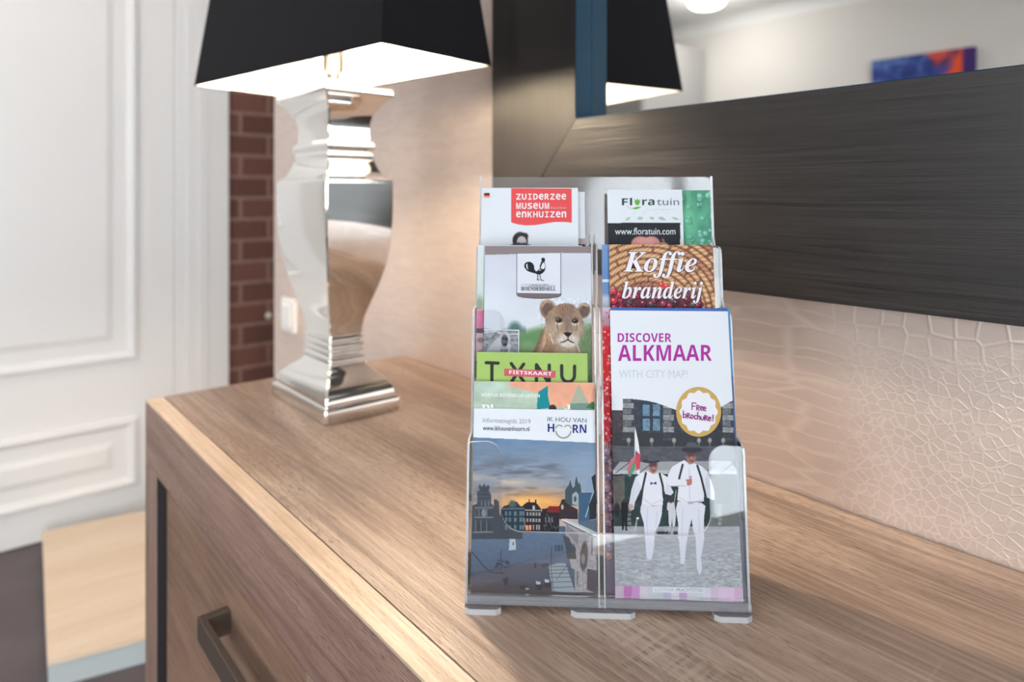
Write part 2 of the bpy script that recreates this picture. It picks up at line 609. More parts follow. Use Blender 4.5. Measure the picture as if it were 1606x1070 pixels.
QP = [(-1.386, -0.484), (-0.649, -0.543), (-0.605, -0.351), (-0.575, -0.24), (-1.352, -0.197)]
QP = [(-1.386, -0.484), (-0.649, -0.543), (-0.590, -0.285), (-1.340, -0.20)]
quadslab('tread', ply, QP, 0.055, 0.065, st)
quadslab('riser_box', riser, [(-0.96 + (x + 0.96) * 0.985, -0.39 + (y + 0.39) * 0.985) for x, y in QP], 0.0, 0.0548, st)

sw = tag(empty('wall_switch', (-0.58, 0, 0.805)), 'small square white wall switch on the tan wallpaper behind the lamp', 'switch')
boxo('plate', M['white_paint'], sw, -0.045, 0.045, -0.012, 0.0, -0.045, 0.045, bev=0.003)
boxo('rocker', M['white_paint'], sw, -0.03, 0.03, -0.017, -0.0122, -0.03, 0.03, bev=0.002)

bm = bmesh.new()
lathe(bm, [(0.0, 0.013), (0.004, 0.013), (0.008, 0.010), (0.010, 0.005)], 20)
bp = tag(mesh_obj('bell_push', bm, mat('bell_white', rgb(235, 225, 215), 0.25), None, True), 'tiny round white button on the brick strip beside the door', 'button')
bp.location = (-1.45, 0.258, 0.656)
bp.rotation_euler = (0, R(90), 0)

# ------------------------------------------------------------------ table lamp
LX, LY = 0.205, -0.248
lamp = tag(empty('table_lamp', (LX, LY, TOP)), 'chrome baluster table lamp with a black rectangular shade on the sideboard', 'lamp')
BR = 0.585


def smooth_prof(keys, step=0.0025):
    """monotone cubic through (z,a) keys"""
    z = np.array([k[0] for k in keys])
    a = np.array([k[1] for k in keys])
    h = np.diff(z)
    dlt = np.diff(a) / h
    m = np.zeros(len(z))
    m[0], m[-1] = dlt[0], dlt[-1]
    for i in range(1, len(z) - 1):
        m[i] = 0 if dlt[i - 1] * dlt[i] <= 0 else 2 / (1 / dlt[i - 1] + 1 / dlt[i])
    out = []
    for i in range(len(h)):
        n = max(2, int(h[i] / step))
        for k in range(n):
            s = k / n
            out.append((z[i] + s * h[i], (2 * s**3 - 3 * s**2 + 1) * a[i] + (s**3 - 2 * s**2 + s) * h[i] * m[i] + (-2 * s**3 + 3 * s**2) * a[i + 1] + (s**3 - s**2) * h[i] * m[i + 1]))
    out.append((z[-1], a[-1]))
    return out


def bead(z0, z1, a0, bulge, n=8):
    return [(z0 + (z1 - z0) * i / n, a0 + bulge * math.sin(math.pi * i / n)) for i in range(n + 1)]


prof = [(0.0, 0.1015), (0.0025, 0.104), (0.018, 0.104), (0.0215, 0.1025), (0.023, 0.098), (0.0245, 0.0965)]
prof += smooth_prof([(0.026, 0.0975), (0.034, 0.0955), (0.044, 0.086), (0.055, 0.070), (0.064, 0.056), (0.071, 0.0485)])
prof += bead(0.0715, 0.082, 0.0455, 0.006) + bead(0.0825, 0.092, 0.0445, 0.005) + bead(0.0925, 0.103, 0.0445, 0.006) + bead(0.1035, 0.113, 0.0445, 0.005)
prof += smooth_prof([(0.114, 0.0465), (0.135, 0.0500), (0.165, 0.0616), (0.200, 0.0765), (0.235, 0.0870), (0.270, 0.0925), (0.305, 0.0945), (0.350, 0.0948)])
prof += smooth_prof([(0.3515, 0.094), (0.355, 0.088), (0.363, 0.0775), (0.374, 0.0700), (0.384, 0.0655)])
prof += [(0.3845, 0.0625)] + bead(0.385, 0.397, 0.0625, 0.0025) + [(0.3975, 0.0635)] + bead(0.398, 0.412, 0.0635, 0.0045) + [(0.4125, 0.0600)]
prof += smooth_prof([(0.413, 0.0595), (0.432, 0.0585), (0.452, 0.0635), (0.468, 0.0760), (0.479, 0.0900)])
prof += [(0.4805, 0.0940), (0.483, 0.0955), (0.488, 0.0955), (0.4905, 0.094), (0.492, 0.090)]
bm = bmesh.new()
rings = []
for z, a in prof:
    b_ = a * BR
    c = 0.0022
    pts = [(a - c, -b_), (a, -b_ + c), (a, b_ - c), (a - c, b_), (-a + c, b_), (-a, b_ - c), (-a, -b_ + c), (-a + c, -b_)]
    rings.append([bm.verts.new((x, y, z)) for x, y in pts])
for a, b_ in zip(rings, rings[1:]):
    for k in range(8):
        bm.faces.new((a[k], a[(k + 1) % 8], b_[(k + 1) % 8], b_[k]))
bm.faces.new(rings[0][::-1])
bm.faces.new(rings[-1])
bm.edges.ensure_lookup_table()
for e in bm.edges:
    p, q = e.verts
    if abs(p.co.z - q.co.z) > 1e-6:
        e.smooth = False
body = mesh_obj('body', bm, M['chrome'], lamp, True)
bm = bmesh.new()
lathe(bm, [(0.4921, 0.018), (0.497, 0.018), (0.499, 0.011), (0.525, 0.011), (0.527, 0.0165), (0.560, 0.0165), (0.561, 0.024), (0.565, 0.024), (0.566, 0.0165), (0.590, 0.0165), (0.592, 0.010)], 32)
mesh_obj('lamp_socket', bm, M['nickel'], lamp, True)
bm = bmesh.new()
lathe(bm, [(0.5925, 0.009), (0.604, 0.0125), (0.620, 0.024), (0.638, 0.030), (0.655, 0.0275), (0.668, 0.016), (0.673, 0.004)], 24)
mesh_obj('bulb', bm, M['bulb'], lamp, True)
shade = empty('lamp_shade', (0.007, -0.008, 0.517), R(9.4))
shade.parent = lamp
SH, SA, SB = 0.27, 0.2530, 0.100
TA, TB = SA - 0.115 * SH, SB - 0.125 * SH


def shell(name, m, off, thick, z0, z1, parent):
    """four-sided tapered wall; off = inset from the outer surface"""
    bm = bmesh.new()

    def ring(z, ins):
        k = z / SH
        a, b_ = SA + (TA - SA) * k - ins, SB + (TB - SB) * k - ins
        return [bm.verts.new((x, y, z)) for x, y in ((a, -b_), (a, b_), (-a, b_), (-a, -b_))]
    r = [ring(z0, off), ring(z1, off), ring(z1, off + thick), ring(z0, off + thick)]
    for i in range(4):
        a, b_ = r[i], r[(i + 1) % 4]
        for k in range(4):
            bm.faces.new((a[k], a[(k + 1) % 4], b_[(k + 1) % 4], b_[k]))
    return mesh_obj(name, bm, m, parent)


shell('cloth', M['shade_cloth'], 0.0, 0.0012, 0.0, SH, shade)
shell('lining', M['shade_lining'], 0.0013, 0.0014, 0.0006, SH - 0.0006, shade)
bm = bmesh.new()
for k in range(2):                                        # wire cross that carries the shade on the socket
    s = 1 if k else -1
    a, b_ = SA - 0.115 * 0.05 - 0.003, SB - 0.125 * 0.05 - 0.003
    vs = []
    for p in ((-a, -b_ * s), (a, b_ * s)):
        for dx, dz in ((0, -.0014), (0.0, .0014)):
            for dy in (-.0014, .0014):
                vs.append(bm.verts.new((p[0], p[1] + dy, 0.05 + dz)))
    bmesh.ops.convex_hull(bm, input=vs)
mesh_obj('shade_support', bm, M['nickel'], shade)

# ------------------------------------------------------------------ wall mirror
MX0, MX1, MZ0, MZ1 = 0.352, 2.45, 1.021, 2.25
IX0, IX1, IZ0, IZ1 = 0.541, 2.261, 1.237, 2.034
MYF = -0.041
mir = tag(empty('wall_mirror', (1.4, 0, 1.021)), 'large wall mirror in a wide black-brown wooden frame above the sideboard', 'mirror')


def rail(name, m, pts):
    bm = bmesh.new()
    prism(bm, [(x - 1.4, z - 1.021) for x, z in pts], lambda a, b, d: (a, d, b), MYF, -0.002)
    return mesh_obj(name, bm, m, mir)


g = 0.0007
rail('frame_rail', M['frame_x'], [(MX0 + g, MZ0), (MX1 - g, MZ0), (IX1 - g, IZ0), (IX0 + g, IZ0)])
rail('frame_rail', M['frame_x'], [(MX0 + g, MZ1), (MX1 - g, MZ1), (IX1 - g, IZ1), (IX0 + g, IZ1)])
rail('frame_stile', M['frame_z'], [(MX0, MZ0 + g), (IX0, IZ0 + g), (IX0, IZ1 - g), (MX0, MZ1 - g)])
rail('frame_stile', M['frame_z'], [(MX1, MZ0 + g), (IX1, IZ0 + g), (IX1, IZ1 - g), (MX1, MZ1 - g)])
reflection_teal = mat('teal_reflection_tone', rgb(18, 50, 68), 0.5, spec=0.15)  # bluish reflection on the frame's inner edge, put into the strip colour
LT = 0.0012
for nm_, a in (('inner_reflection_strip', (IX0, IX0 + LT, IZ0, IZ1)), ('inner_reflection_strip', (IX1 - LT, IX1, IZ0, IZ1)), ('inner_reflection_strip', (IX0 + LT, IX1 - LT, IZ0, IZ0 + LT)), ('inner_reflection_strip', (IX0 + LT, IX1 - LT, IZ1 - LT, IZ1))):
    boxo(nm_, reflection_teal, mir, a[0] - 1.4, a[1] - 1.4, MYF + 0.0006, -0.0088, a[2] - 1.021, a[3] - 1.021)
boxo('mirror_glass', M['mirror'], mir, IX0 - 0.008 - 1.4, IX1 + 0.008 - 1.4, -0.0085, -0.0045, IZ0 - 0.008 - 1.021, IZ1 + 0.008 - 1.021)

# ------------------------------------------------------------------ things seen in the mirror, and two added ceiling lamps
bm = bmesh.new()
box(bm, -0.31, 0.31, -0.02, 0.018, -0.25, 0.25, 0.002)
art = tag(empty('painting', (-0.51, -4.2795, 1.815)), 'small blue abstract canvas with an orange patch seen in the mirror', 'painting')
cv = mat('canvas_print', rgb(50, 70, 150), 0.7)
t = NT(cv)
co = t.coords((1, 1, 1))
n1 = t.noise(co, 6, 3, 0.6, 1.2)
n2 = t.noise(t.coords((1, 1, 1), loc=(3, 1, 2)), 4.5, 2, 0.5, 0.8)
c = t.ramp(n1, [(0.3, rgb(28, 24, 92)), (0.48, rgb(44, 70, 150)), (0.7, rgb(118, 150, 205))])
spx = t.n('ShaderNodeSeparateXYZ')
t.l(co, spx.inputs[0])
side = t.ramp(t.math('ADD', spx.outputs['X'], t.math('MULTIPLY', t.math('SUBTRACT', n2, 0.5), 0.5)), [(0.10, G0), (0.15, G1)])
c = t.mix(side, c, rgb(240, 88, 40))
edge = t.ramp(spx.outputs['X'], [(0.235, G0), (0.25, G1)])
c = t.mix(edge, c, rgb(60, 30, 110))
t.l(c, t.b.inputs['Base Color'])
mesh_obj('canvas', bm, cv, art)

cab = tag(empty('tall_cupboard', (-2.5, -3.86, 0)), 'tall plain grey cupboard seen in the mirror beside the lamp shade', 'cupboard')
grey = mat('grey_lacquer', rgb(176, 174, 172), 0.5)
boxo('cupboard_body', grey, cab, -0.32, 0.32, -0.40, 0.40, 0.0, 2.36, bev=0.003)
boxo('cupboard_door', grey, cab, -0.315, -0.002, 0.402, 0.42, 0.06, 2.34, bev=0.002)
boxo('cupboard_door', grey, cab, 0.002, 0.315, 0.402, 0.42, 0.06, 2.34, bev=0.002)

dome0 = None
for i, (x, y, lb) in enumerate(((-1.72, -3.62, 'round white ceiling lamp shining in the mirror above the dark frame'),
                                (0.9, -2.3, 'added unseen round ceiling lamp in the middle of the room, right of the mirror view'),  # unseen lamp, added to raise the room light
                                (-0.5, -1.25, 'added unseen round ceiling lamp that brightens the white panelled door'))):  # unseen lamp, added for extra light on the door side
    cl = tag(empty('ceiling_lamp', (x, y, 2.6)), lb, 'lamp', 'round ceiling lamps')  # the second and third lamps are added and unseen
    bm = bmesh.new()
    lathe(bm, [(-0.095, 0.02), (-0.092, 0.06), (-0.08, 0.10), (-0.06, 0.127), (-0.035, 0.138), (-0.02, 0.135)], 32)
    mesh_obj('dome', bm, M['dome'], cl, True)
    bm = bmesh.new()
    lathe(bm, [(-0.0195, 0.13), (-0.018, 0.145), (-0.001, 0.145)], 32)
    mesh_obj('base_ring', bm, M['white_paint'], cl, True)

# ------------------------------------------------------------------ leaflet stand (clear acrylic)
SO = Vector((0.78286, -0.40818, TOP))
SANG = R(47.2)
SW = 0.2239
LEAN = 0.134
stand = tag(empty('leaflet_stand', SO, SANG), 'clear acrylic leaflet stand with three stepped tiers of two pockets on the sideboard', 'leaflet stand')
AC = [M['acrylic'], M['acrylic_edge']]
TH = 0.0022
OFFS = (0.0, 0.025, 0.052, 0.078)
TOPS = (0.1280, 0.2295, 0.2825, 0.3480)
FLO = (0.0075, 0.072, 0.127)


def pmap(off):
    return lambda u, z, d: (u, off + LEAN * z + d, z)


def front_outline(z0, ze, cut, ear=0.0285, r=0.013):
    W = SW
    p = [(0.0006, z0), (W - 0.0006, z0)]
    p += arc(W - 0.004, ze - 0.004, 0.0034, 0, 90, 4)
    p += arc(W - ear + r, ze - r, r, 90, 180, 8)
    p += arc(W - ear - 0.016, cut + 0.016, 0.016, 0, -90, 8)
    p += arc(ear + 0.016, cut + 0.016, 0.016, -90, -180, 8)
    p += arc(ear - r, ze - r, r, 0, 90, 8)
    p += arc(0.004, ze - 0.004, 0.0034, 90, 180, 4)
    return p


for i, (cut, nm) in enumerate(((0.0590, 'front_panel'), (0.150, 'middle_panel'), (0.205, 'rear_panel'))):
    bm = bmesh.new()
    z0 = (0.0120, 0.062, 0.117)[i]
    prism(bm, front_outline(z0, TOPS[i], cut), pmap(OFFS[i]), 0.0, TH, 1)
    mesh_obj(nm, bm, AC, stand)
bm = bmesh.new()
prism(bm, [(0.0006, 0.004), (SW - 0.0006, 0.004)] + arc(SW - 0.006, TOPS[3] - 0.006, 0.0054, 0, 90, 5) + arc(0.006, TOPS[3] - 0.006, 0.0054, 90, 180, 5), pmap(OFFS[3]), 0.0, TH, 1)
mesh_obj('back_panel', bm, [M['acrylic_back'], M['acrylic_edge']], stand)


bm = bmesh.new()
prism(bm, [(-0.0014, 0.0062), (-0.0004, 0.0050), (0.0028, 0.0050), (0.0028, 0.0118), (0.0006, 0.0118), (-0.0014, 0.0104)], lambda v, z, d: (d, v, z), 0.0, SW, 1)
mesh_obj('base_bar', bm, [M['acrylic_foot'], M['acrylic_foot']], stand)


def step_profile(tops, inset=0.0):
    p = [(OFFS[0] + LEAN * 0.004 + inset, 0.004), (OFFS[3] + TH + LEAN * 0.004, 0.004)]
    p += [(OFFS[3] + LEAN * tops[3] + TH, tops[3])]
    lo = [(OFFS[3] + LEAN * tops[3], tops[3])]
    for i in (2, 1, 0):
        zc = tops[i]
        r = 0.006
        vb = OFFS[i + 1] + LEAN * (zc + 0.004)
        lo += [(OFFS[i + 1] + LEAN * (zc + 0.008), zc + 0.008), (OFFS[i + 1] + LEAN * zc - 0.004, zc)]
        lo += [(OFFS[i] + LEAN * zc + r, zc), (OFFS[i] + LEAN * (zc - r) + 0.0015 + inset, zc - 0.002), (OFFS[i] + LEAN * (zc - r) + inset, zc - r)]
    return p + lo


for u0 in (0.0, SW - 0.0018):
    bm = bmesh.new()
    prism(bm, step_profile(TOPS), lambda v, z, d: (d, v, z), u0, u0 + 0.0018, 1)
    mesh_obj('side_wall', bm, AC, stand)
bm = bmesh.new()
for d0_, d1_ in ((0.1060, 0.1072), (0.1104, 0.1116)):
    prism(bm, step_profile((0.168, 0.231, 0.2845, 0.287), 0.0023), lambda v, z, d: (d, v, z), d0_, d1_, 1)
mesh_obj('divider', bm, AC, stand)
for i in range(3):
    bm = bmesh.new()
    z = FLO[i]
    v0, v1 = OFFS[i] + LEAN * z + TH + 0.0003, OFFS[i + 1] + LEAN * z - 0.0003
    for a, b_ in ((0.0020, 0.1058), (0.1118, SW - 0.0020)):
        box(bm, a, b_, v0, v1, z - 0.002, z)
    mesh_obj('pocket_floor', bm, AC, stand)
for a, b_ in ((0.0, 0.029), (0.084, 0.134), (SW - 0.029, SW)):
    bm = bmesh.new()
    ins = 0.004
    prism(bm, [(a + ins, -0.006), (b_ - ins, -0.006), (b_, -0.003), (b_, 0.085), (a, 0.085), (a, -0.003)], lambda u, v, d: (u, v, d), 0.0, 0.0045, 1)
    mesh_obj('foot', bm, [M['acrylic_foot'], M['acrylic_edge']], stand)

# ------------------------------------------------------------------ printing tools


class Art:
    """colour samples of one leaflet's printed picture; X,Y are the artwork's own coordinates"""

    def __init__(self, X, Y, bg):
        self.X, self.Y = X, Y
        self.C = np.empty(X.shape + (3,))
        self.C[:] = np.array(bg) / 255.0

    def put(self, mask, col, a=1.0):
        w = (mask.astype(float) if mask.dtype == bool else mask)[..., None] * a
        self.C = self.C * (1 - w) + np.array(col) / 255.0 * w

    def poly(self, pts, col, a=1.0):
        X, Y = self.X, self.Y
        ins = np.zeros(X.shape, bool)
        n = len(pts)
        for i in range(n):
            x0, y0 = pts[i]
            x1, y1 = pts[(i + 1) % n]
            if y0 == y1:
                continue
            c = (Y >= min(y0, y1)) & (Y < max(y0, y1))
            xi = x0 + (Y - y0) * (x1 - x0) / (y1 - y0)
            ins ^= c & (X < xi)
        self.put(ins, col, a)

    def ell(self, cx, cy, rx, ry, col, a=1.0, soft=0.15, rot=0.0):
        c, s = math.cos(R(rot)), math.sin(R(rot))
        dx, dy = self.X - cx, self.Y - cy
        u, v = (dx * c + dy * s) / rx, (-dx * s + dy * c) / ry
        d = np.sqrt(u * u + v * v)
        self.put(np.clip((1 - d) / max(soft, 1e-3) + 0.5, 0, 1), col, a)

    def line(self, p, q, w, col, a=1.0):
        px, py = p
        dx, dy = q[0] - px, q[1] - py
        L2 = dx * dx + dy * dy + 1e-9
        s = np.clip(((self.X - px) * dx + (self.Y - py) * dy) / L2, 0, 1)
        d = np.hypot(self.X - px - s * dx, self.Y - py - s * dy)
        self.put(np.clip((w / 2 - d) / 0.8 + 0.5, 0, 1), col, a)

    def path(self, pts, w, col, a=1.0):
        for p, q in zip(pts, pts[1:]):
            self.line(p, q, w, col, a)

    def rect(self, x0, y0, x1, y1, col, a=1.0):
        self.put((self.X >= x0) & (self.X < x1) & (self.Y >= y0) & (self.Y < y1), col, a)

    def noise(self, sx, sy, seed):
        rs = np.random.RandomState(seed)
        g = rs.rand(256, 256)
        out = np.zeros(self.X.shape)
        amp, tot = 1.0, 0
        x, y = self.X / sx + 37.3, self.Y / sy + 11.7
        for _ in range(3):
            xi, yi = np.floor(x).astype(int), np.floor(y).astype(int)
            fx, fy = x - xi, y - yi
            fx, fy = fx * fx * (3 - 2 * fx), fy * fy * (3 - 2 * fy)
            v = (g[yi % 256, xi % 256] * (1 - fx) + g[yi % 256, (xi + 1) % 256] * fx) * (1 - fy) + (g[(yi + 1) % 256, xi % 256] * (1 - fx) + g[(yi + 1) % 256, (xi + 1) % 256] * fx) * fy
            out += amp * v
            tot += amp
            amp *= 0.5
            x, y = x * 2.03, y * 2.03
        return out / tot

    def vgrad(self, y0, y1, c0, c1, mask=None):
        k = np.clip((self.Y - y0) / (y1 - y0), 0, 1)[..., None]
        c = (np.array(c0) * (1 - k) + np.array(c1) * k) / 255.0
        if mask is None:
            self.C = c
        else:
            self.C = np.where(mask[..., None], c, self.C)

    def shade(self, n, amt, mask=None):
        f = (1 + (n - 0.5) * amt)[..., None]
        c = np.clip(self.C * f, 0, 1)
        self.C = c if mask is None else np.where(mask[..., None], c, self.C)


def homog(src, dst):
    A, B = [], []
    for (x, y), (u, v) in zip(src, dst):
        A += [[x, y, 1, 0, 0, 0, -u * x, -u * y], [0, 0, 0, x, y, 1, -v * x, -v * y]]
        B += [u, v]
    h = np.linalg.solve(np.array(A, float), np.array(B, float))
    return np.append(h, 1).reshape(3, 3)


def happly(H, x, y):
    w = H[2, 0] * x + H[2, 1] * y + H[2, 2]
    return (H[0, 0] * x + H[0, 1] * y + H[0, 2]) / w, (H[1, 0] * x + H[1, 1] * y + H[1, 2]) / w


paper = mat('printed_paper', (0.8, 0.8, 0.8, 1), 0.5, spec=0.12)
t = NT(paper)
at = t.n('ShaderNodeAttribute', attribute_name='print_colour')
t.l(at.outputs['Color'], t.b.inputs['Base Color'])

INK = {}


def ink(col):
    if col not in INK:
        INK[col] = mat('ink_%d_%d_%d' % col, tuple(0.76 * v for v in rgb(*col)[:3]) + (1.0,), 0.5, spec=0.12)
    return INK[col]


def style(s, st):
    base = {'bold': (0x1D5D4, 0x1D5EE, 0x1D7EC), 'serif': (0x1D400, 0x1D41A, 0x1D7CE), 'bi': (0x1D468, 0x1D482, 0x1D7CE)}.get(st)
    if not base:
        return s
    o = ''
    for ch in s:
        if 'A' <= ch <= 'Z':
            o += chr(base[0] + ord(ch) - 65)
        elif 'a' <= ch <= 'z':
            o += chr(base[1] + ord(ch) - 97)
        elif '0' <= ch <= '9':
            o += chr(base[2] + ord(ch) - 48)
        else:
            o += ch
    return o


class Print:
    """crisp lettering and shapes lying on one leaflet"""

    def __init__(self, Hinv, w, h):
        self.Hi, self.w, self.h = Hinv, w, h
        self.bm = bmesh.new()
        self.mats = []
        self.k = 0

    def mi(self, col):
        m = ink(col)
        if m not in self.mats:
            self.mats.append(m)
        return self.mats.index(m)

    def pt(self, x, y, lay):
        s, v = happly(self.Hi, x, y)
        return ((s - 0.5) * self.w, -0.00012 - lay * 0.00003, (1 - v) * self.h)

    def nxt(self):
        self.k += 1
        return self.k

    def poly(self, pts, col, lay=None):
        lay = self.nxt() if lay is None else lay
        vs = [self.bm.verts.new(self.pt(x, y, lay)) for x, y in pts]
        f = self.bm.faces.new(vs)
        f.material_index = self.mi(col)
        f.normal_update()
        r = bmesh.ops.triangulate(self.bm, faces=[f])
        for q in r['faces']:
            q.material_index = self.mi(col)

    def ell(self, cx, cy, rx, ry, col, n=28):
        self.poly([(cx + rx * math.cos(2 * math.pi * i / n), cy + ry * math.sin(2 * math.pi * i / n)) for i in range(n)], col)

    def stroke(self, pts, w, col, nib=None, lay=None, cap=True):
        lay = self.nxt() if lay is None else lay
        m = self.mi(col)
        k = 0
        for (x0, y0), (x1, y1) in zip(pts, pts[1:]):
            L = math.hypot(x1 - x0, y1 - y0) + 1e-9
            nx, ny = -(y1 - y0) / L * w / 2, (x1 - x0) / L * w / 2
            q = [(x0 + nx, y0 + ny), (x1 + nx, y1 + ny), (x1 - nx, y1 - ny), (x0 - nx, y0 - ny)]
            f = self.bm.faces.new([self.bm.verts.new(self.pt(x, y, lay + k * 0.05)) for x, y in q])
            f.material_index = m
            k += 1
        ends = pts if cap else pts[1:-1]
        for x, y in ends:
            f = self.bm.faces.new([self.bm.verts.new(self.pt(x + w / 2 * math.cos(a * math.pi / 6), y + w / 2 * math.sin(a * math.pi / 6), lay + k * 0.05)) for a in range(12)])
            f.material_index = m
            k += 1

    def text(self, s, bx, col, st='', slope=0.0, fat=0.0, shear=0.0, outline=None, lay=None):
        """fit text s into the box bx = (x0, y0, x1, y1)"""
        cu = bpy.data.curves.new('t', 'FONT')
        cu.body = style(s, st)
        cu.size = 1.0
        cu.resolution_u = 3
        cu.offset = fat
        cu.shear = shear
        to = bpy.data.objects.new('t', cu)
        COL.objects.link(to)
        dg = bpy.context.evaluated_depsgraph_get()
        dg.update()
        me = bpy.data.meshes.new_from_object(to.evaluated_get(dg))
        co = np.array([v.co[:2] for v in me.vertices])
        fs = [tuple(p.vertices) for p in me.polygons]
        bpy.data.objects.remove(to)
        bpy.data.curves.remove(cu)
        bpy.data.meshes.remove(me)
        if not len(co):
            return
        lo, hi = co.min(0), co.max(0)
        x = bx[0] + (co[:, 0] - lo[0]) / (hi[0] - lo[0]) * (bx[2] - bx[0])
        y = bx[3] - (co[:, 1] - lo[1]) / (hi[1] - lo[1]) * (bx[3] - bx[1])
        y = y + slope * (x - bx[0])
        lay = self.nxt() if lay is None else lay
        vs = [self.bm.verts.new(self.pt(a, b, lay)) for a, b in zip(x, y)]
        m = self.mi(col)
        for f in fs:
            try:
                fc = self.bm.faces.new([vs[i] for i in f])
                fc.material_index = m
            except ValueError:
                pass

    def done(self, parent):
        if not self.bm.faces:
            self.bm.free()
            return
        for f in self.bm.faces:
            f.normal_update()
            if f.normal.y > 0:
                f.normal_flip()
        me = bpy.data.meshes.new('printed_lettering')
        self.bm.to_mesh(me)
        self.bm.free()
        for m in self.mats:
            me.materials.append(m)
        o = bpy.data.objects.new('printed_lettering', me)
        COL.objects.link(o)
        o.parent = parent


ST_M = Matrix.Translation(SO) @ Matrix.Rotation(SANG, 4, 'Z')


def leaflet(name, label, pos, quad, y_end, paint, letter=None, bg=(232, 235, 243), thick=0.0012, step=0.75, cat='leaflet', bow=0.0):
    """one folded leaflet: a thin paper body with its printed face and, as a child, its lettering.
    pos = u0,u1,zb,zt,vb,vt inside the stand; quad = artwork corners; y_end = lowest artwork row worth sampling"""
    u0, u1, zb, zt, vb, vt = pos
    w = u1 - u0
    h = math.hypot(zt - zb, vt - vb)
    tilt = math.atan2(vt - vb, zt - zb)
    H = homog([(0, 0), (1, 0), (1, 1), (0, 1)], quad)
    Hi = np.linalg.inv(H)
    nx = int((quad[1][0] - quad[0][0]) / step) + 1
    v_end = min(1.0, float(happly(Hi, (quad[0][0] + quad[1][0]) / 2, y_end)[1]))
    ny = int((min(y_end, quad[3][1]) - quad[0][1]) / step) + 1
    s = np.linspace(0, 1, nx)
    v = np.linspace(0, v_end, ny)
    if v_end < 1:
        v = np.append(v, 1.0)
        ny += 1
    S, V = np.meshgrid(s, v)
    X, Y = happly(H, S, V)
    A = Art(X, Y, bg)
    paint(A)
    n = nx * ny
    depth = np.zeros_like(S) if not bow else -bow * np.sin(np.pi * S)
    front = np.stack([(S - 0.5) * w, depth, (1 - V) * h], -1).reshape(-1, 3)
    loop = list(range(nx)) + [r * nx + nx - 1 for r in range(1, ny)] + [(ny - 1) * nx + c for c in range(nx - 2, -1, -1)] + [r * nx for r in range(ny - 2, 0, -1)]
    back = front[loop].copy()
    back[:, 1] += thick
    nb = len(loop)
    verts = np.concatenate([front, back])
    r, c = np.meshgrid(np.arange(ny - 1), np.arange(nx - 1), indexing='ij')
    i0 = (r * nx + c).ravel()
    fq = np.stack([i0, i0 + nx, i0 + nx + 1, i0 + 1], 1)
    lp = np.array(loop)
    b0 = n + np.arange(nb)
    sq = np.stack([lp, np.roll(lp, -1), np.roll(b0, -1), b0], 1)
    quads = np.concatenate([fq, sq])
    li = np.concatenate([quads.ravel(), b0[::-1]])
    ls = np.concatenate([np.arange(len(quads)) * 4, [len(quads) * 4]])
    me = bpy.data.meshes.new(name)
    me.vertices.add(len(verts))
    me.vertices.foreach_set('co', verts.ravel())
    me.loops.add(len(li))
    me.loops.foreach_set('vertex_index', li.astype(np.int32))
    me.polygons.add(len(ls))
    me.polygons.foreach_set('loop_start', ls.astype(np.int32))
    ca = me.color_attributes.new('print_colour', 'FLOAT_COLOR', 'POINT')
    cols = np.full((len(verts), 4), 1.0)
    cols[:n, :3] = 0.76 * lin(np.clip(A.C, 0, 1)).reshape(-1, 3)
    cols[n:, :3] = 0.76 * lin(np.array((226, 228, 232)) / 255.0)
    ca.data.foreach_set('color', cols.ravel())
    me.update()
    me.validate()
    me.materials.append(paper)
    o = bpy.data.objects.new(name, me)
    COL.objects.link(o)
    o.matrix_world = ST_M @ Matrix.Translation(((u0 + u1) / 2, vb, zb)) @ Matrix.Rotation(-tilt, 4, 'X')
    tag(o, label, cat, 'leaflets in the acrylic stand')
    if letter:
        P = Print(Hi, w, h)
        letter(P)
        P.done(o)
    return o


def T(s, ox, oy):
    return lambda *p: [(ox + x / s, oy + y / s) for x, y in p]


zF = T(6.6875, 720, 260)
fF = T(6.6875, 920, 260)
lF = T(6.6875, 720, 370)
xF = T(6.6875, 720, 520)
kF = T(7.648, 930, 370)
l2 = T(7.133, 730, 460)
h3 = T(6.687, 730, 680)
h7 = T(7.3, 740, 820)
a7 = T(5.348, 920, 470)
a4 = T(5.352, 950, 660)
a9 = T(5.632, 920, 800)


def mono(P, s, f, x0, x1, y0, y1, col, st='bold'):
    n = len(s)
    cw = (x1 - x0) / n
    for i, ch in enumerate(s):
        a, b = x0 + cw * i, x0 + cw * (i + 0.80)
        if ch == 'I':
            w = (y1 - y0) * 0.16 / 6.6875
            P.stroke(f(((a + b) / 2, y0 + 5), ((a + b) / 2, y1 - 5)), w, col)
            for y in (y0 + 5, y1 - 5):
                P.stroke(f(((a + b) / 2 - cw * .26, y), ((a + b) / 2 + cw * .26, y)), w, col)
        else:
            (p, q), (r, t_) = f((a, y0), (b, y1))
            P.text(ch, (p, q, r, t_), col, st)


def bx(f, x0, y0, x1, y1):
    (a, b), (c, d_) = f((x0, y0), (x1, y1))
    return (a, b, c, d_)


# ---- museum leaflet, white with a red banner
def p_zui(A):
    A.shade(A.noise(40, 60, 1), 0.03)
    A.ell(*zF((640, 790))[0], 12, 14, (60, 52, 56), 1, .2)
    A.ell(*zF((600, 770))[0], 5, 6, (50, 44, 50), 1, .5)
    A.ell(*zF((690, 740))[0], 5, 5, (58, 50, 52), 1, .5)
    A.ell(*zF((655, 800))[0], 7.5, 9, (206, 196, 196), 1, .25)
    A.ell(*zF((625, 812))[0], 2, 1.2, (90, 80, 84), 1, .5)
    A.ell(*zF((685, 815))[0], 2, 1.2, (90, 80, 84), 1, .5)
    A.ell(*zF((640, 880))[0], 20, 10, (70, 70, 90), 1, .3)


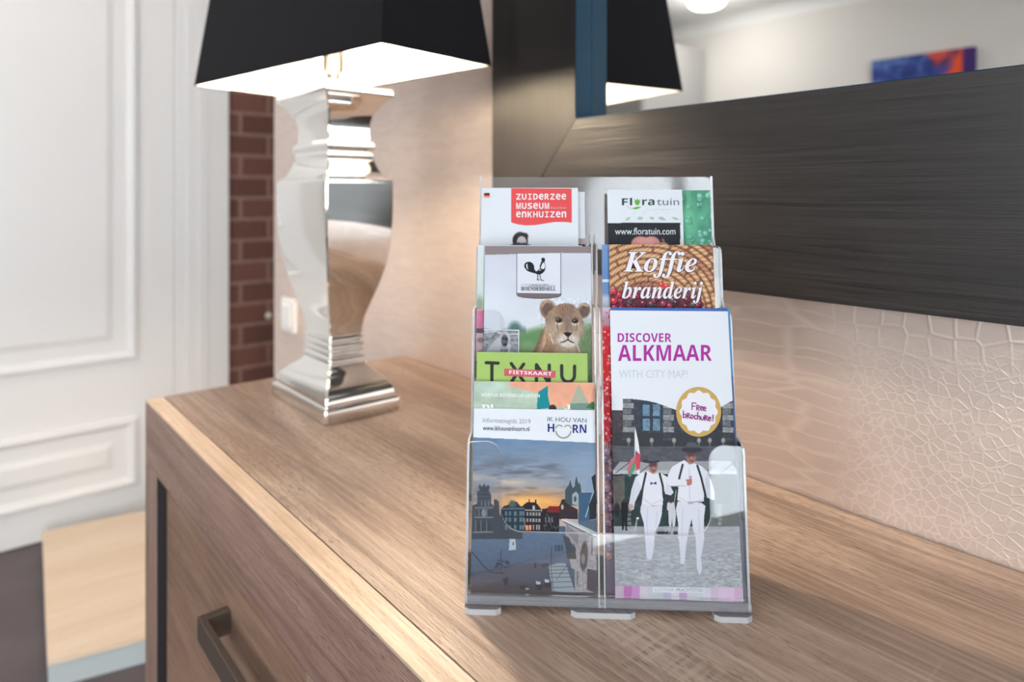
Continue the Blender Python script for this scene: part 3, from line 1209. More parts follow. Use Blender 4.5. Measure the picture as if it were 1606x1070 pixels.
def t_zui(P):
    b = zF((545, 238), (1178, 242), (1180, 600), (1110, 592), (1000, 592), (900, 608), (800, 624), (700, 628), (620, 618), (545, 596))
    P.poly(b, (237, 88, 90))
    W = (250, 244, 246)
    mono(P, 'ZUIDeRZee', zF, 598, 1132, 296, 358, W)
    mono(P, 'MUSeUM', zF, 598, 955, 392, 456, W)
    mono(P, 'enKHUIZen', zF, 598, 1132, 482, 545, W)
    P.text('Binnen & Buiten', bx(zF, 960, 432, 1120, 456), (246, 190, 192))
    P.poly(zF((262, 290), (320, 290), (320, 305), (262, 304)), (30, 26, 30))
    P.poly(zF((262, 304), (320, 305), (320, 322), (262, 320)), (200, 50, 60))
    P.poly(zF((262, 320), (320, 322), (320, 338), (262, 335)), (232, 170, 120))


leaflet('leaflet', 'white leaflet with red wavy-edged banner at the upper left of the clear stand',
        (.0030, .0945, .130, .3368, .074, .107), [(755, 295), (906, 295), (909, 656), (750, 653)], 400, p_zui, t_zui)


def p_zuib(A):
    A.rect(700, 374, 940, 384, (170, 150, 150))
    A.rect(700, 383, 940, 700, (40, 40, 70))


leaflet('leaflet', 'plain white leaflet mostly hidden behind the white one with red banner',
        (.0100, .1010, .130, .3330, .077, .110), [(767, 301), (917, 301), (920, 654), (762, 652)], 400, p_zuib, None, (222, 223, 232))


# ---- garden card
def p_flora(A):
    A.rect(940, 350, 1067.3, 600, (44, 46, 52))
    A.shade(A.noise(14, 9, 3), 0.25, (A.Y > 350) & (A.X < 1067))
    for x in (560, 680):
        A.ell(*fF((x, 830))[0], 14, 13, (226, 152, 146), 1, .2)
    A.ell(*fF((620, 800))[0], 13, 7, (236, 170, 164), .8, .5)
    A.path(fF((800, 780), (830, 850)), 4, (150, 110, 105))
    A.ell(*fF((800, 840))[0], 9, 5, (190, 150, 120), 1, .4)


def t_flora(P):
    D = (38, 78, 66)
    P.text('Fl', bx(fF, 368, 340, 476, 418), D, 'bold')
    P.text('ra', bx(fF, 582, 356, 712, 418), D, 'bold')
    P.text('tuin', bx(fF, 735, 345, 972, 418), (110, 128, 128))
    Gn = (110, 180, 70)
    P.poly(fF((500, 350), (518, 370), (530, 345), (543, 370), (560, 352), (556, 395), (540, 418), (520, 416), (504, 395)), Gn)
    P.poly(fF((478, 448), (520, 436), (572, 432), (548, 452), (510, 462)), Gn)
    P.stroke(fF((420, 425), (450, 448), (500, 458)), 0.7, (140, 190, 130))
    P.text('JULIANADORP', bx(fF, 620, 455, 950, 475), (214, 220, 222))
    for q in ([(398, 580), (425, 545), (462, 540), (440, 572)], [(530, 570), (545, 538), (590, 540), (580, 570)], [(660, 560), (662, 540), (702, 540), (706, 572)],
              [(770, 572), (752, 540), (800, 540), (840, 578)], [(920, 568), (888, 542), (940, 545), (980, 575)]):
        P.poly(fF(*q), (172, 206, 178))
    for q in ([(370, 505), (420, 490), (400, 506)], [(470, 510), (500, 488), (515, 490), (500, 512)], [(590, 512), (598, 488), (620, 488), (622, 512)],
              [(720, 512), (706, 488), (735, 490), (760, 512)], [(840, 512), (806, 488), (850, 494), (890, 512)]):
        P.poly(fF(*q), (222, 232, 226))
    P.text('www.floratuin.com', bx(fF, 296, 655, 932, 726), (240, 242, 246))


leaflet('leaflet', 'white and black garden card with green logo and web address, upper right of stand',
        (.1220, .1917, .200, .3350, .084, .107), [(952, 298), (1070, 298), (1078, 532), (956, 530)], 400, p_flora, t_flora)


def p_green(A):
    A.shade(A.noise(16, 30, 5), 0.5)
    rs = random.Random(4)
    for _ in range(170):
        x, y = rs.uniform(955, 1118), rs.uniform(298, 420)
        r = rs.uniform(2.2, 4.2)
        g_ = rs.uniform(-20, 20)
        A.ell(x + .8, y + 1, r * 1.1, r * 1.1, (62, 120, 100), .8, .3)
        A.ell(x, y, r, r, (120 + g_, 190 + g_, 168 + g_), 1, .35)
        A.ell(x - r * .3, y - r * .3, r * .35, r * .35, (196, 232, 222), .8, .6)
    A.rect(1077, 290, 1084, 420, (122, 196, 150), .45)


leaflet('leaflet', 'green leaflet printed with round green fruits, peeking out right of the white and black card',
        (.1270, .2185, .130, .3345, .078, .111), [(960, 299), (1114, 299), (1127, 657), (966, 655)], 405, p_green, None, (96, 168, 138))


# ---- lion leaflet
def p_lion(A):
    X, Y = A.X, A.Y
    A.vgrad(400, 520, (212, 214, 228), (222, 226, 234))
    A.shade(A.noise(60, 30, 8), 0.05)
    hill = 512 + 4 * np.sin(X / 11.0) - np.clip((X - 815) / 60, 0, 1) * 6
    k = np.clip((Y - hill) / 9, 0, 1)
    A.put(k * (X < 825), (122, 132, 140))
    A.ell(808, 514, 9, 9, (80, 116, 108), .9, .9)
    k2 = np.clip((Y - (516 - np.clip((X - 820) / 30, 0, 1) * 10)) / 12, 0, 1)
    A.put(k2 * np.clip((X - 806) / 10, 0, 1), (112, 142, 100))
    A.ell(838, 530, 22, 12, (96, 146, 92), .6, 1.0)
    A.ell(828, 545, 14, 9, (150, 182, 140), .5, 1.0)
    A.ell(920, 545, 12, 40, (112, 132, 96), .8, .8)
    n = A.noise(7, 7, 11)
    # body
    body = l2((745, 690), (800, 570), (845, 480), (890, 370), (960, 440), (1020, 540), (1240, 520), (1275, 600), (1300, 700), (1320, 900), (700, 900))
    A.poly(body, (164, 130, 106))
    A.path(l2((870, 420), (820, 560), (770, 680)), 5, (128, 98, 78), .6)
    A.path(l2((905, 400), (880, 560), (830, 690)), 5, (196, 160, 130), .7)
    A.path(l2((940, 450), (985, 560)), 2.4, (228, 208, 186), .8)
    A.ell(*l2((1140, 640))[0], 17, 16, (198, 178, 158), .8, .7)
    A.path(l2((1240, 540), (1290, 690)), 3, (222, 206, 188), .6)
    # ears
    for (cx, cy, rx, ry, ro) in ((930, 185, 13.0, 16, -25), (1325, 195, 10.5, 12.5, 25)):
        x, y = l2((cx, cy))[0]
        A.ell(x, y, rx, ry, (150, 122, 104), 1, .2, ro)
        A.ell(x + .5, y + 1.5, rx * .72, ry * .74, (104, 84, 76), .9, .5, ro)
    A.path(l2((860, 140), (900, 90), (970, 95), (1010, 150)), 3, (190, 158, 132), .8)
    A.path(l2((1260, 160), (1310, 125), (1365, 140)), 3, (196, 170, 148), .8)
    # head
    hd = l2((1000, 150), (1060, 118), (1120, 112), (1190, 118), (1250, 170), (1300, 250), (1328, 330), (1318, 420), (1275, 500), (1225, 560), (1150, 590), (1075, 575), (1010, 540), (965, 470), (905, 380), (890, 290), (930, 210))
    A.poly(hd, (158, 132, 112))
    A.ell(*l2((1130, 200))[0], 15, 10, (150, 116, 96), .7, .8)
    for x in (1050, 1085, 1120, 1150, 1185, 1215):
        A.line(l2((x, 130))[0], l2((x * .6 + 1130 * .4, 260))[0], 1.6, (112, 84, 70), .5)
    A.ell(*l2((1150, 330))[0], 8, 22, (140, 116, 104), .8, .7)
    A.ell(*l2((1000, 420))[0], 13, 14, (196, 170, 148), .6, .9)
    A.ell(*l2((1265, 420))[0], 9, 14, (186, 164, 146), .6, .9)
    A.ell(*l2((1150, 520))[0], 16, 11, (214, 200, 190), .95, .6)
    A.ell(*l2((1150, 570))[0], 10, 5, (226, 214, 204), .9, .6)
    for (cx, cy, s) in ((1048, 305, 1), (1230, 312, -1)):
        x, y = l2((cx, cy))[0]
        A.ell(x, y + 4, 6.0, 3.2, (226, 206, 186), .8, .7)
        A.ell(x, y, 5.2, 3.5, (66, 50, 44), 1, .35)
        A.ell(x + .3, y + .2, 2.2, 2.2, (28, 20, 20), 1, .4)
        A.ell(x - 1.2, y - 1.1, .8, .7, (230, 225, 220), .9, .5)
        A.path([(x - 6 * s, y - 4), (x, y - 5.2), (x + 5 * s, y - 2)], 1.6, (88, 66, 58), .7)
        A.line((x - 3 * s, y + 4), (x - 1 * s, y + 15), 1.8, (104, 82, 72), .6)
    A.poly(l2((1095, 440), (1148, 432), (1198, 442), (1175, 475), (1150, 492), (1122, 474)), (44, 34, 36))
    A.line(l2((1150, 490))[0], l2((1150, 522))[0], 1.5, (52, 40, 40))
    A.path(l2((1070, 548), (1110, 540), (1150, 518), (1180, 540), (1215, 552)), 1.8, (56, 42, 42))
    for i in range(5):
        A.line(l2((1100, 500 + i * 8))[0], l2((985, 520 + i * 14))[0], .7, (236, 228, 220), .55)
        A.line(l2((1190, 500 + i * 8))[0], l2((1260, 515 + i * 12))[0], .7, (236, 228, 220), .45)
    m = (X > 845) & (Y > 468)
    A.shade(A.noise(2.2, 4, 14), 0.28, m)
    # small black and white photograph with a white outline
    A.rect(752, 517, 814.5, 700, (236, 238, 240))
    A.rect(752, 518.4, 813, 700, (150, 154, 160))
    b = (X < 813) & (Y > 518.4)
    A.shade(A.noise(5, 4, 21), 0.7, b)
    A.path(l2((210, 440), (330, 425), (440, 460), (600, 455)), 2.4, (222, 224, 226), .8)
    A.path(l2((215, 520), (290, 505), (350, 440)), 2.0, (92, 96, 104), .8)
    A.poly(l2((225, 660), (300, 560), (370, 490), (395, 520), (390, 670), (300, 900), (220, 900)), (200, 202, 202))
    A.ell(*l2((440, 520))[0], 8.5, 14, (205, 205, 208), 1, .4)
    A.ell(*l2((440, 530))[0], 5.4, 9.5, (96, 96, 104), 1, .4)
    A.ell(*l2((425, 505))[0], 1.8, 1.8, (22, 22, 26), 1, .3)
    A.ell(*l2((460, 512))[0], 1.8, 1.8, (22, 22, 26), 1, .3)
    A.ell(*l2((440, 575))[0], 3, 2.2, (40, 38, 44), 1, .3)
    A.poly(l2((480, 560), (510, 580), (500, 680), (470, 680)), (210, 210, 212))
    # brown header bar
    A.poly(lF((270, 100), (1400, 108), (1400, 186), (1075, 180), (608, 192), (270, 200)), (146, 132, 134))


def t_lion(P):
    fr_ = (146, 132, 134)
    dk = (66, 60, 66)
    P.poly(lF((608, 188), (1070, 184), (1070, 612), (608, 604)), (226, 228, 238))
    P.poly(lF((604, 598), (1072, 606), (1066, 632), (1030, 645), (930, 655), (800, 655), (680, 645), (620, 630)), (122, 108, 112))
    P.stroke(lF((608, 190), (606, 605)), .9, dk)
    P.stroke(lF((1070, 184), (1070, 612)), .9, dk)
    P.stroke(lF((604, 600), (612, 628), (660, 645), (800, 657), (930, 657), (1040, 642), (1068, 628), (1072, 606)), .8, dk)
    K = (34, 34, 42)
    # rooster emblem
    P.poly(lF((800, 395), (760, 385), (722, 372), (700, 350), (684, 322), (690, 292), (712, 276), (745, 272), (775, 288), (790, 318), (792, 350), (806, 370), (820, 372), (835, 352), (850, 345), (848, 322), (858, 290), (870, 262), (862, 244), (876, 230), (896, 232), (906, 250), (905, 262), (898, 268), (906, 300), (910, 336), (900, 368), (880, 392), (850, 408), (822, 404)), K)
    Wt = (226, 228, 238)
    P.poly(lF((704, 305), (718, 290), (720, 320), (728, 356), (712, 340)), Wt)
    P.poly(lF((872, 300), (890, 275), (902, 300), (905, 330), (892, 350), (868, 346), (858, 335)), Wt)
    P.poly(lF((828, 360), (846, 350), (870, 358), (850, 368)), (170, 172, 180))
    for q in ([(826, 404), (828, 440), (822, 462), (846, 462)], [(846, 404), (856, 440), (862, 466), (890, 470)]):
        P.stroke(lF(*q), 1.2, K)
    P.stroke(lF((650, 512), (728, 514)), .35, K)
    P.stroke(lF((938, 522), (1015, 525)), .35, K)
    P.text('LANDGOED', bx(lF, 740, 505, 936, 527), K, '', 0.01)
    P.text('HOENDERDAELL', bx(lF, 652, 532, 1018, 575), K, 'serif')


leaflet('leaflet', 'animal park leaflet with a lion cub photo and black rooster emblem',
        (.0095, .1045, .075, .2840, .0405, .0735), [(761, 386), (927, 387), (931, 778), (755, 775)], 610, p_lion, t_lion, step=0.66)


def p_pink(A):
    X, Y = A.X, A.Y
    A.vgrad(385, 480, (222, 230, 234), (206, 220, 212))
    A.ell(752, 478, 6, 12, (126, 140, 108), .7, .9)
    A.put(Y > 486, (226, 110, 152))
    A.ell(748, 500, 5, 12, (240, 150, 180), .6, .9)
    A.put(Y > 516, (74, 72, 92))
    A.put(Y > 523, (214, 170, 178))
    A.ell(754, 534, 6, 4, (120, 96, 110), .8, .6)
    A.ell(748, 548, 9, 8, (232, 200, 204), .8, .8)
    A.path([(744, 556), (752, 552), (760, 549)], 1.6, (150, 110, 120), .8)
    A.put(Y > 566, (64, 52, 58))
    A.put(Y > 594, (204, 212, 186))


leaflet('leaflet', 'leaflet showing only a narrow strip with a pink cap, left behind the lion cub leaflet',
        (.0023, .0970, .075, .2845, .0435, .0775), [(749, 385), (913, 385), (916, 776), (743, 772)], 620, p_pink, None)


# ---- coffee leaflet
def p_koff(A):
    X, Y = A.X, A.Y
    cx, cy = 1012, 497
    r = np.hypot((X - cx) * 1.0, (Y - cy) * 1.05)
    ang = np.arctan2(Y - cy, X - cx)
    per = 9.6
    rr = r + 2.5 * np.sin(ang * 2.0) + 1.2 * A.noise(18, 18, 31)
    ph = (rr / per) % 1.0
    ring = np.floor(rr / per)
    hi = np.clip(np.sin(np.pi * ph), 0, 1) ** 0.7
    inner = np.clip((68 - r) / 22, 0, 1)
    base = np.array((222, 176, 130)) * (1 - inner[..., None]) + np.array((150, 92, 82)) * inner[..., None]
    red = np.clip((X - 1045) / 50, 0, 1) * np.clip((450 - Y) / 40, 0, 1) * np.clip((r - 62) / 15, 0, 1) * ((ring.astype(int) % 3) == 0)
    base = base * (1 - red[..., None] * .6) + np.array((150, 84, 74)) * red[..., None] * .6
    dark = np.array((108, 62, 48))
    A.C = (dark * (1 - hi[..., None]) + base * hi[..., None]) / 255.0
    tw = np.sin((ang * r) / 1.35 + ring * 2.1)
    A.shade(0.5 + 0.5 * tw, 0.26)
    knots = (np.sin(ang * 17 + ring * 2.4) > 0.93) & (r > 30)
    A.put(knots.astype(float) * .55, (96, 52, 44))
    rs = random.Random(7)
    A.put(np.clip((Y - (452 - np.abs(X - 1030) * .05)) / 16, 0, 1) * (X < 1100), (96, 44, 60), .85)
    for _ in range(150):
        x, y = rs.uniform(950, 1100), rs.uniform(455, 520)
        if x > 1000 and y < 462 or (x > 1060 and y < 470):
            continue
        rad = rs.uniform(3.0, 5.0)
        redd = (x < 972) or (1030 < x < 1052 and y < 460)
        c = (206, 52, 62) if redd else rs.choice(((150, 44, 70), (118, 36, 66), (178, 60, 92), (86, 34, 60), (92, 92, 90)))
        A.ell(x + .8, y + 1, rad * 1.1, rad * 1.15, (54, 20, 36), .8, .35)
        A.ell(x, y, rad, rad, c, 1, .3)
        A.ell(x - rad * .3, y - rad * .35, rad * .35, rad * .3, (246, 190, 200), .8, .6)
    for x, y in ((1037, 447), (1045, 449)):
        A.ell(x, y, 5, 4.4, (214, 66, 64), 1, .3)
        A.ell(x - 1, y - 1.5, 1.6, 1.2, (250, 190, 160), .9, .6)


def t_koff(P):
    W = (244, 238, 246)
    D = (74, 46, 44)
    for s, b in (('Koffie', (360, 186, 1245, 506)), ('branderij', (345, 545, 1318, 815))):
        q = bx(kF, *b)
        P.text(s, (q[0] - .9, q[1] - .9, q[2] + 1.0, q[3] + 1.3), D, 'bi', 0, 0.022)
        P.text(s, q, W, 'bi', 0, 0.004)


leaflet('leaflet', 'coffee leaflet with white italic title over a woven basket of red berries',
        (.1208, .2124, .075, .2858, .0405, .0740), [(955, 384), (1118, 384), (1133, 783), (961, 779)], 530, p_koff, t_koff, step=0.62)


def p_bluew(A):
    A.vgrad(384, 440, (122, 156, 204), (104, 140, 194))
    A.rect(900, 438, 1200, 443, (206, 222, 240))
    A.put(A.Y > 443, (112, 146, 196))
    A.put(np.clip((A.Y - 460) / 8, 0, 1), (196, 204, 220))


leaflet('leaflet', 'pale blue leaflet showing only a thin strip, left behind the coffee leaflet',
        (.1145, .2060, .075, .2855, .0435, .0775), [(944, 384), (1105, 384), (1120, 780), (949, 776)], 530, p_bluew, None)


# ---- cycling map
def p_txnu(A):
    A.shade(A.noise(30, 30, 40), 0.05)


def t_txnu(P):
    K = (52, 56, 54)
    w = 34 / 6.6875
    P.stroke(xF((285, 326), (411, 330)), w, K)
    P.stroke(xF((346, 330), (344, 640)), w, K)
    P.stroke(xF((548, 335), (690, 540)), w, K)
    P.stroke(xF((678, 340), (540, 540)), w, K)
    P.stroke(xF((810, 640), (812, 346), (940, 540)), w, K)
    P.stroke(xF((945, 350), (945, 540)), w, K)
    u = [(1075, 356), (1076, 455)] + [(1143 - 67 * math.cos(math.pi * i / 12), 455 + 72 * math.sin(math.pi * i / 12)) for i in range(1, 12)] + [(1209, 455), (1210, 362)]
    P.stroke(xF(*u), w, K)
    P.poly(xF((476, 387), (1012, 412), (1010, 486), (474, 464)), (212, 96, 112))
    P.text('FIETSKAART', bx(xF, 526, 404, 972, 442), (250, 240, 240), 'bold', 0.045)


leaflet('leaflet', 'lime green cycling map with big dark rounded capitals and a pink strip',
        (.0050, .0997, .0095, .1950, .014, .0445), [(748, 552), (921, 554), (925, 928), (742, 923)], 620, p_txnu, t_txnu, (172, 202, 112))


# ---- botanical leaflet
def p_hort(A):
    X, Y = A.X, A.Y
    A.shade(A.noise(16, 12, 50), 0.16)
    A.ell(*xF((330, 590))[0], 24, 9, (196, 220, 208), .6, .8)
    A.poly(xF((525, 500), (1300, 500), (1420, 560), (1420, 800), (1160, 800), (1180, 740), (1240, 620), (1250, 570), (1170, 790), (930, 800), (940, 640), (800, 640), (525, 575)), (240, 172, 142))
    A.shade(A.noise(10, 10, 51), 0.10)
    A.poly(xF((1250, 560), (1265, 570), (1300, 640), (1360, 760), (1200, 760), (1170, 740)), (176, 180, 160))
    A.rect(894, 633, 935, 660, (116, 146, 134))
    A.poly(xF((1330, 800), (1390, 740), (1420, 740), (1420, 820)), (66, 116, 78))
    A.poly(xF((930, 570), (934, 690), (960, 800), (815, 820), (820, 700), (832, 632)), (24, 140, 150))
    A.ell(*xF((980, 810))[0], 6, 6, (54, 50, 52), 1, .3)


def t_hort(P):
    P.text('HORTUS BOTANICUS LEIDEN', bx(xF, 232, 646, 845, 682), (244, 246, 240), 'bold', 0.02)
    P.text('Pl', bx(xF, 232, 765, 362, 900), (246, 246, 240), 'serif')
    P.text('d', bx(xF, 1085, 768, 1172, 905), (246, 246, 240), 'serif')


leaflet('leaflet', 'pastel botanical leaflet in sage and salmon with a teal leaf, behind the town-square brochure',
        (.0034, .1050, .0095, .1722, .010, .036), [(743, 598), (932, 601), (936, 933), (738, 927)], 660, p_hort, t_hort, (186, 202, 184))


# ---- town guide, dusk square
def p_hoorn(A):
    X, Y = A.X, A.Y
    hdr = 686.5 + (X - 743) * 0.045
    ph = Y > hdr
    # sky
    A.vgrad(688, 800, (112, 140, 172), (180, 170, 170), ph)
    n = A.noise(46, 9, 61)
    dk = np.clip((n - .45) * 4, 0, 1) * np.clip((Y - 712) / 20, 0, 1) * np.clip((800 - Y) / 20, 0, 1) * np.clip((905 - X) / 30, 0.15, 1)
    A.put(dk * ph * .75, (96, 100, 112))
    cr = np.clip(1 - np.abs(Y - 752 - 6 * np.sin(X / 40)) / 10, 0, 1) * np.clip((A.noise(30, 6, 62) - .35) * 4, 0, 1) * np.clip((850 - X) / 60, 0, 1)
    A.put(cr * .9, (214, 196, 172))
    gl = np.exp(-(((X - 838) / 62) ** 2 + ((Y - 795) / 22) ** 2))
    A.put(np.clip(gl * 1.25, 0, 1) * ph, (232, 160, 92))
    gl2 = np.exp(-(((X - 828) / 34) ** 2 + ((Y - 788) / 7) ** 2))
    A.put(np.clip(gl2, 0, 1) * ph * .8, (250, 200, 120))
    A.put(np.clip(1 - np.abs(Y - 766) / 3.4, 0, 1) * np.clip((A.noise(22, 5, 63) - .4) * 4, 0, 1) * (X > 775) * (X < 895) * .7, (136, 112, 104))
    A.put(np.clip(1 - np.abs(Y - 776) / 2.6, 0, 1) * np.clip((A.noise(18, 5, 64) - .4) * 4, 0, 1) * (X < 895) * .7, (150, 120, 100))
    A.shade(A.noise(20, 5, 65), 0.14, ph)
    A.ell(915, 742, 30, 34, (142, 166, 196), .5, 1.0)
    # square (ground)
    A.put((Y > 826) & ph, (74, 96, 122))
    A.vgrad(832, 920, (92, 118, 146), (84, 92, 112), Y > 834)
    A.shade(A.noise(3, 2, 66), 0.20, Y > 834)
    A.put(np.clip((Y - (890 + np.clip((780 - X) / 40, -1, 1) * 8)) / 3, 0, 1) * (X < 862), (72, 78, 98), .85)
    A.put(np.clip((Y - 912) / 8, 0, 1), (70, 62, 66), .8)
    # left town house with stepped top
    tw = h3((60, 1100), (60, 760), (120, 740), (120, 610), (150, 600), (135, 560), (150, 530), (170, 570), (195, 525), (215, 570), (235, 535), (250, 560), (245, 610), (270, 650), (270, 740), (295, 760), (295, 700), (320, 690), (350, 720), (355, 840), (390, 930), (480, 1010), (600, 1020), (600, 1110), (60, 1110))
    A.poly(tw, (50, 62, 76))
    A.poly(h3((95, 790), (285, 780), (285, 890), (95, 890)), (86, 98, 108))
    for x in (105, 150, 190, 235, 262):
        A.rect(*h3((x, 800))[0], *h3((x + 22, 870))[0], (34, 40, 52))
    A.ell(*h3((192, 838))[0], 4, 6, (150, 156, 158), .9, .4)
    A.path(h3((100, 780), (290, 775)), 1.6, (120, 128, 134))
    A.path(h3((100, 885), (285, 885)), 1.4, (130, 138, 142))
    for y in (620, 660, 705):
        A.path(h3((122, y), (268, y)), 1.0, (96, 104, 110), .8)
    for x in (160, 200, 235):
        A.rect(*h3((x, 715))[0], *h3((x + 15, 760))[0], (112, 120, 124))
    for x in (110, 165, 225):
        A.rect(*h3((x, 920))[0], *h3((x + 46, 1030))[0], (40, 50, 60))
        A.line(h3((x - 4, 915))[0], h3((x - 4, 1040))[0], 1.2, (140, 150, 150), .8)
    A.path(h3((85, 1040), (280, 1035)), 2.4, (142, 150, 152), .8)
    # row of gabled houses
    A.poly(h3((370, 1040), (370, 800), (400, 765), (450, 750), (480, 705), (540, 720), (575, 765), (620, 765), (620, 1040)), (46, 58, 72))
    A.ell(*h3((490, 740))[0], 6, 6, (110, 120, 110), .6, .8)
    A.path(h3((375, 795), (625, 790)), 1.6, (104, 122, 134))
    A.poly(h3((590, 770), (640, 725), (660, 725), (662, 690), (672, 690), (674, 725), (728, 725), (730, 695), (742, 695), (745, 735), (790, 790), (800, 830), (800, 1045), (625, 1045), (620, 790)), (44, 36, 42))
    A.path(h3((628, 806), (800, 812)), 1.8, (176, 176, 176), .9)
    A.poly(h3((800, 790), (850, 790), (880, 765), (985, 765), (985, 1045), (800, 1045)), (42, 38, 46))
    A.poly(h3((880, 766), (985, 766), (1000, 830), (850, 830)), (128, 36, 46))
    for x in (415, 455, 510, 565, 595):
        for y in (820, 885, 965):
            A.rect(*h3((x, y))[0], *h3((x + 22, y + 45))[0], (112, 136, 146))
            A.line(h3((x + 11, y))[0], h3((x + 11, y + 45))[0], .6, (46, 58, 72))
    for x in (640, 672, 704, 736, 766):
        for y in (830, 895):
            A.rect(*h3((x, y))[0], *h3((x + 18, y + 36))[0], (170, 172, 170))
            A.line(h3((x + 9, y))[0], h3((x + 9, y + 36))[0], .5, (70, 66, 70))
    A.rect(*h3((703, 760))[0], *h3((726, 800))[0], (186, 184, 180))
    for x in (630, 664):
        A.rect(*h3((x, 965))[0], *h3((x + 26, 1018))[0], (246, 150, 110))
    for x in (705, 740, 765):
        A.rect(*h3((x, 960))[0], *h3((x + 16, 1015))[0], (150, 150, 150))
    for x in (835, 870, 900):
        A.rect(*h3((x, 880))[0], *h3((x + 14, 935))[0], (112, 112, 122))
    for i in range(26):
        rs = random.Random(i)
        x, y = rs.uniform(800, 1000), rs.uniform(830, 1020)
        A.line(h3((x, y))[0], h3((x + 4, y + 16))[0], .9, (150, 150, 156), .6)
    # right: gable, church with cupolas, dark slab, blue tower
    A.poly(h3((985, 760), (1010, 695), (1060, 690), (1100, 760), (1180, 800), (1180, 900), (985, 900)), (58, 44, 50))
    A.ell(*h3((1016, 775))[0], 2.0, 4, (212, 190, 176), .9, .4)
    A.poly(h3((1045, 720), (1045, 600), (1062, 570), (1085, 540), (1098, 485), (1112, 540), (1125, 575), (1145, 560), (1150, 500), (1163, 445), (1176, 500), (1185, 540), (1192, 510), (1205, 540), (1215, 600), (1215, 760), (1100, 760)), (64, 82, 92))
    A.poly(h3((1120, 640), (1160, 610), (1190, 650), (1190, 760), (1120, 745)), (160, 168, 172))
    A.ell(*h3((1150, 690))[0], 2.2, 4.5, (72, 86, 96), 1, .4)
    A.poly(h3((1185, 625), (1345, 620), (1300, 750), (1300, 960), (1185, 945)), (62, 94, 124))
    A.path(h3((1335, 628), (1300, 750), (1260, 880)), 1.6, (170, 186, 200))
    A.poly(h3((1250, 610), (1270, 545), (1285, 480), (1292, 400), (1300, 480), (1350, 560), (1400, 610)), (136, 158, 184))
    A.poly(h3((1320, 460), (1400, 400), (1400, 760), (1365, 900), (1300, 910), (1295, 750), (1350, 620)), (46, 46, 56))
    A.poly(h3((1185, 930), (1400, 900), (1400, 1080), (1200, 1000)), (88, 104, 122))
    # arcade building with pale eaves, right foreground
    A.poly(h7((1070, 0), (1180, 0), (1420, 130), (1480, 800), (1180, 800), (1180, 250), (1110, 230), (1075, 140)), (168, 160, 164))
    A.poly(h3((1010, 905), (1060, 895), (1400, 1050), (1400, 1100), (1300, 1060)), (186, 188, 192))
    A.path(h3((1015, 905), (1370, 1075)), 1.6, (222, 224, 226))
    A.path(h3((1030, 930), (1380, 1100)), 1.2, (70, 66, 74))
    for i in range(8):
        x = 1090 + i * 17
        A.line(h7((x, 30 + i * 14))[0], h7((x, 110 + i * 20))[0], 1.0, (74, 70, 78), .8)
    A.poly(h7((1040, 140), (1110, 170), (1150, 260), (1190, 290), (1195, 420), (1090, 420), (1080, 300)), (58, 62, 72))
    A.ell(*h7((1285, 390))[0], 6, 23, (84, 72, 76), 1, .25, 3)
    A.shade(A.noise(3, 3, 70), 0.4, (X > 905) & (Y > 845))
    A.ell(*h7((1275, 420))[0], 3, 8, (168, 160, 160), .7, .6)
    A.poly(h7((1320, 530), (1480, 560), (1480, 810), (1410, 805), (1320, 770)), (66, 52, 62))
    A.line(h7((1376, 180))[0], h7((1376, 360))[0], 1.4, (70, 64, 70))
    A.line(h7((1210, 530))[0], h7((1208, 710))[0], 1.2, (80, 74, 82))
    # glazed terrace roof
    A.poly(h7((880, 500), (990, 465), (1075, 470), (1185, 800), (920, 790)), (158, 168, 176))
    for y0_, y1_ in ((505, 505), (545, 540), (585, 580), (630, 625), (685, 678), (748, 738)):
        A.line(h7((890, y0_))[0], h7((1160, y1_))[0], .9, (60, 72, 82))
    A.line(h7((905, 500))[0], h7((935, 790))[0], .9, (70, 82, 92))
    A.line(h7((1130, 430))[0], h7((970, 660))[0], .8, (86, 98, 106))
    A.poly(h7((1120, 420), (1180, 420), (1220, 500), (1215, 560), (1140, 520)), (176, 170, 174))
    # statue plinth, lamp posts, people, parasols
    A.poly(h7((432, 190), (498, 190), (505, 310), (422, 322)), (196, 208, 214))
    A.rect(*h7((466, 225))[0], *h7((482, 262))[0], (64, 76, 92))
    A.line(h7((333, 330))[0], h7((333, 560))[0], 1.1, (34, 44, 58))
    for i in range(16):
        rs = random.Random(100 + i)
        A.ell(*h7((rs.uniform(270, 420), rs.uniform(430, 520)))[0], 2.2, 1.6, (36, 46, 60), .8, .5)
    A.line(h7((912, 280))[0], h7((908, 480))[0], 1.1, (34, 40, 52))
    for x in (957, 985, 1005, 1033):
        A.line(h7((x, 265))[0], h7((x, 325))[0], 1.8, (32, 38, 54))
    A.line(h7((728, 470))[0], h7((728, 520))[0], 2.6, (30, 34, 44))
    A.poly(h7((795, 485), (870, 470), (875, 500), (800, 520)), (46, 52, 64))
    A.path(h7((0, 340), (70, 420), (150, 520), (230, 575), (370, 580)), 1.6, (36, 44, 60))
    A.poly(h7((350, 640), (420, 620), (415, 690), (380, 740)), (40, 42, 54))
    for x, y in ((760, 690), (860, 668)):
        A.ell(*h7((x + 10, y + 40))[0], 6, 6, (30, 30, 38), .8, .5)
        A.poly(h7((x - 28, y - 18), (x + 25, y - 10), (x + 28, y + 18), (x - 20, y + 22)), (206, 204, 202))
    for x in (565, 598, 640):
        A.ell(*h7((x, 745))[0], 2.4, 3, (28, 28, 36), .9, .5)
    A.ell(*h7((634, 760))[0], 3, 1.4, (210, 205, 200), .9, .5)
    A.put((~ph).astype(float), (233, 236, 244))


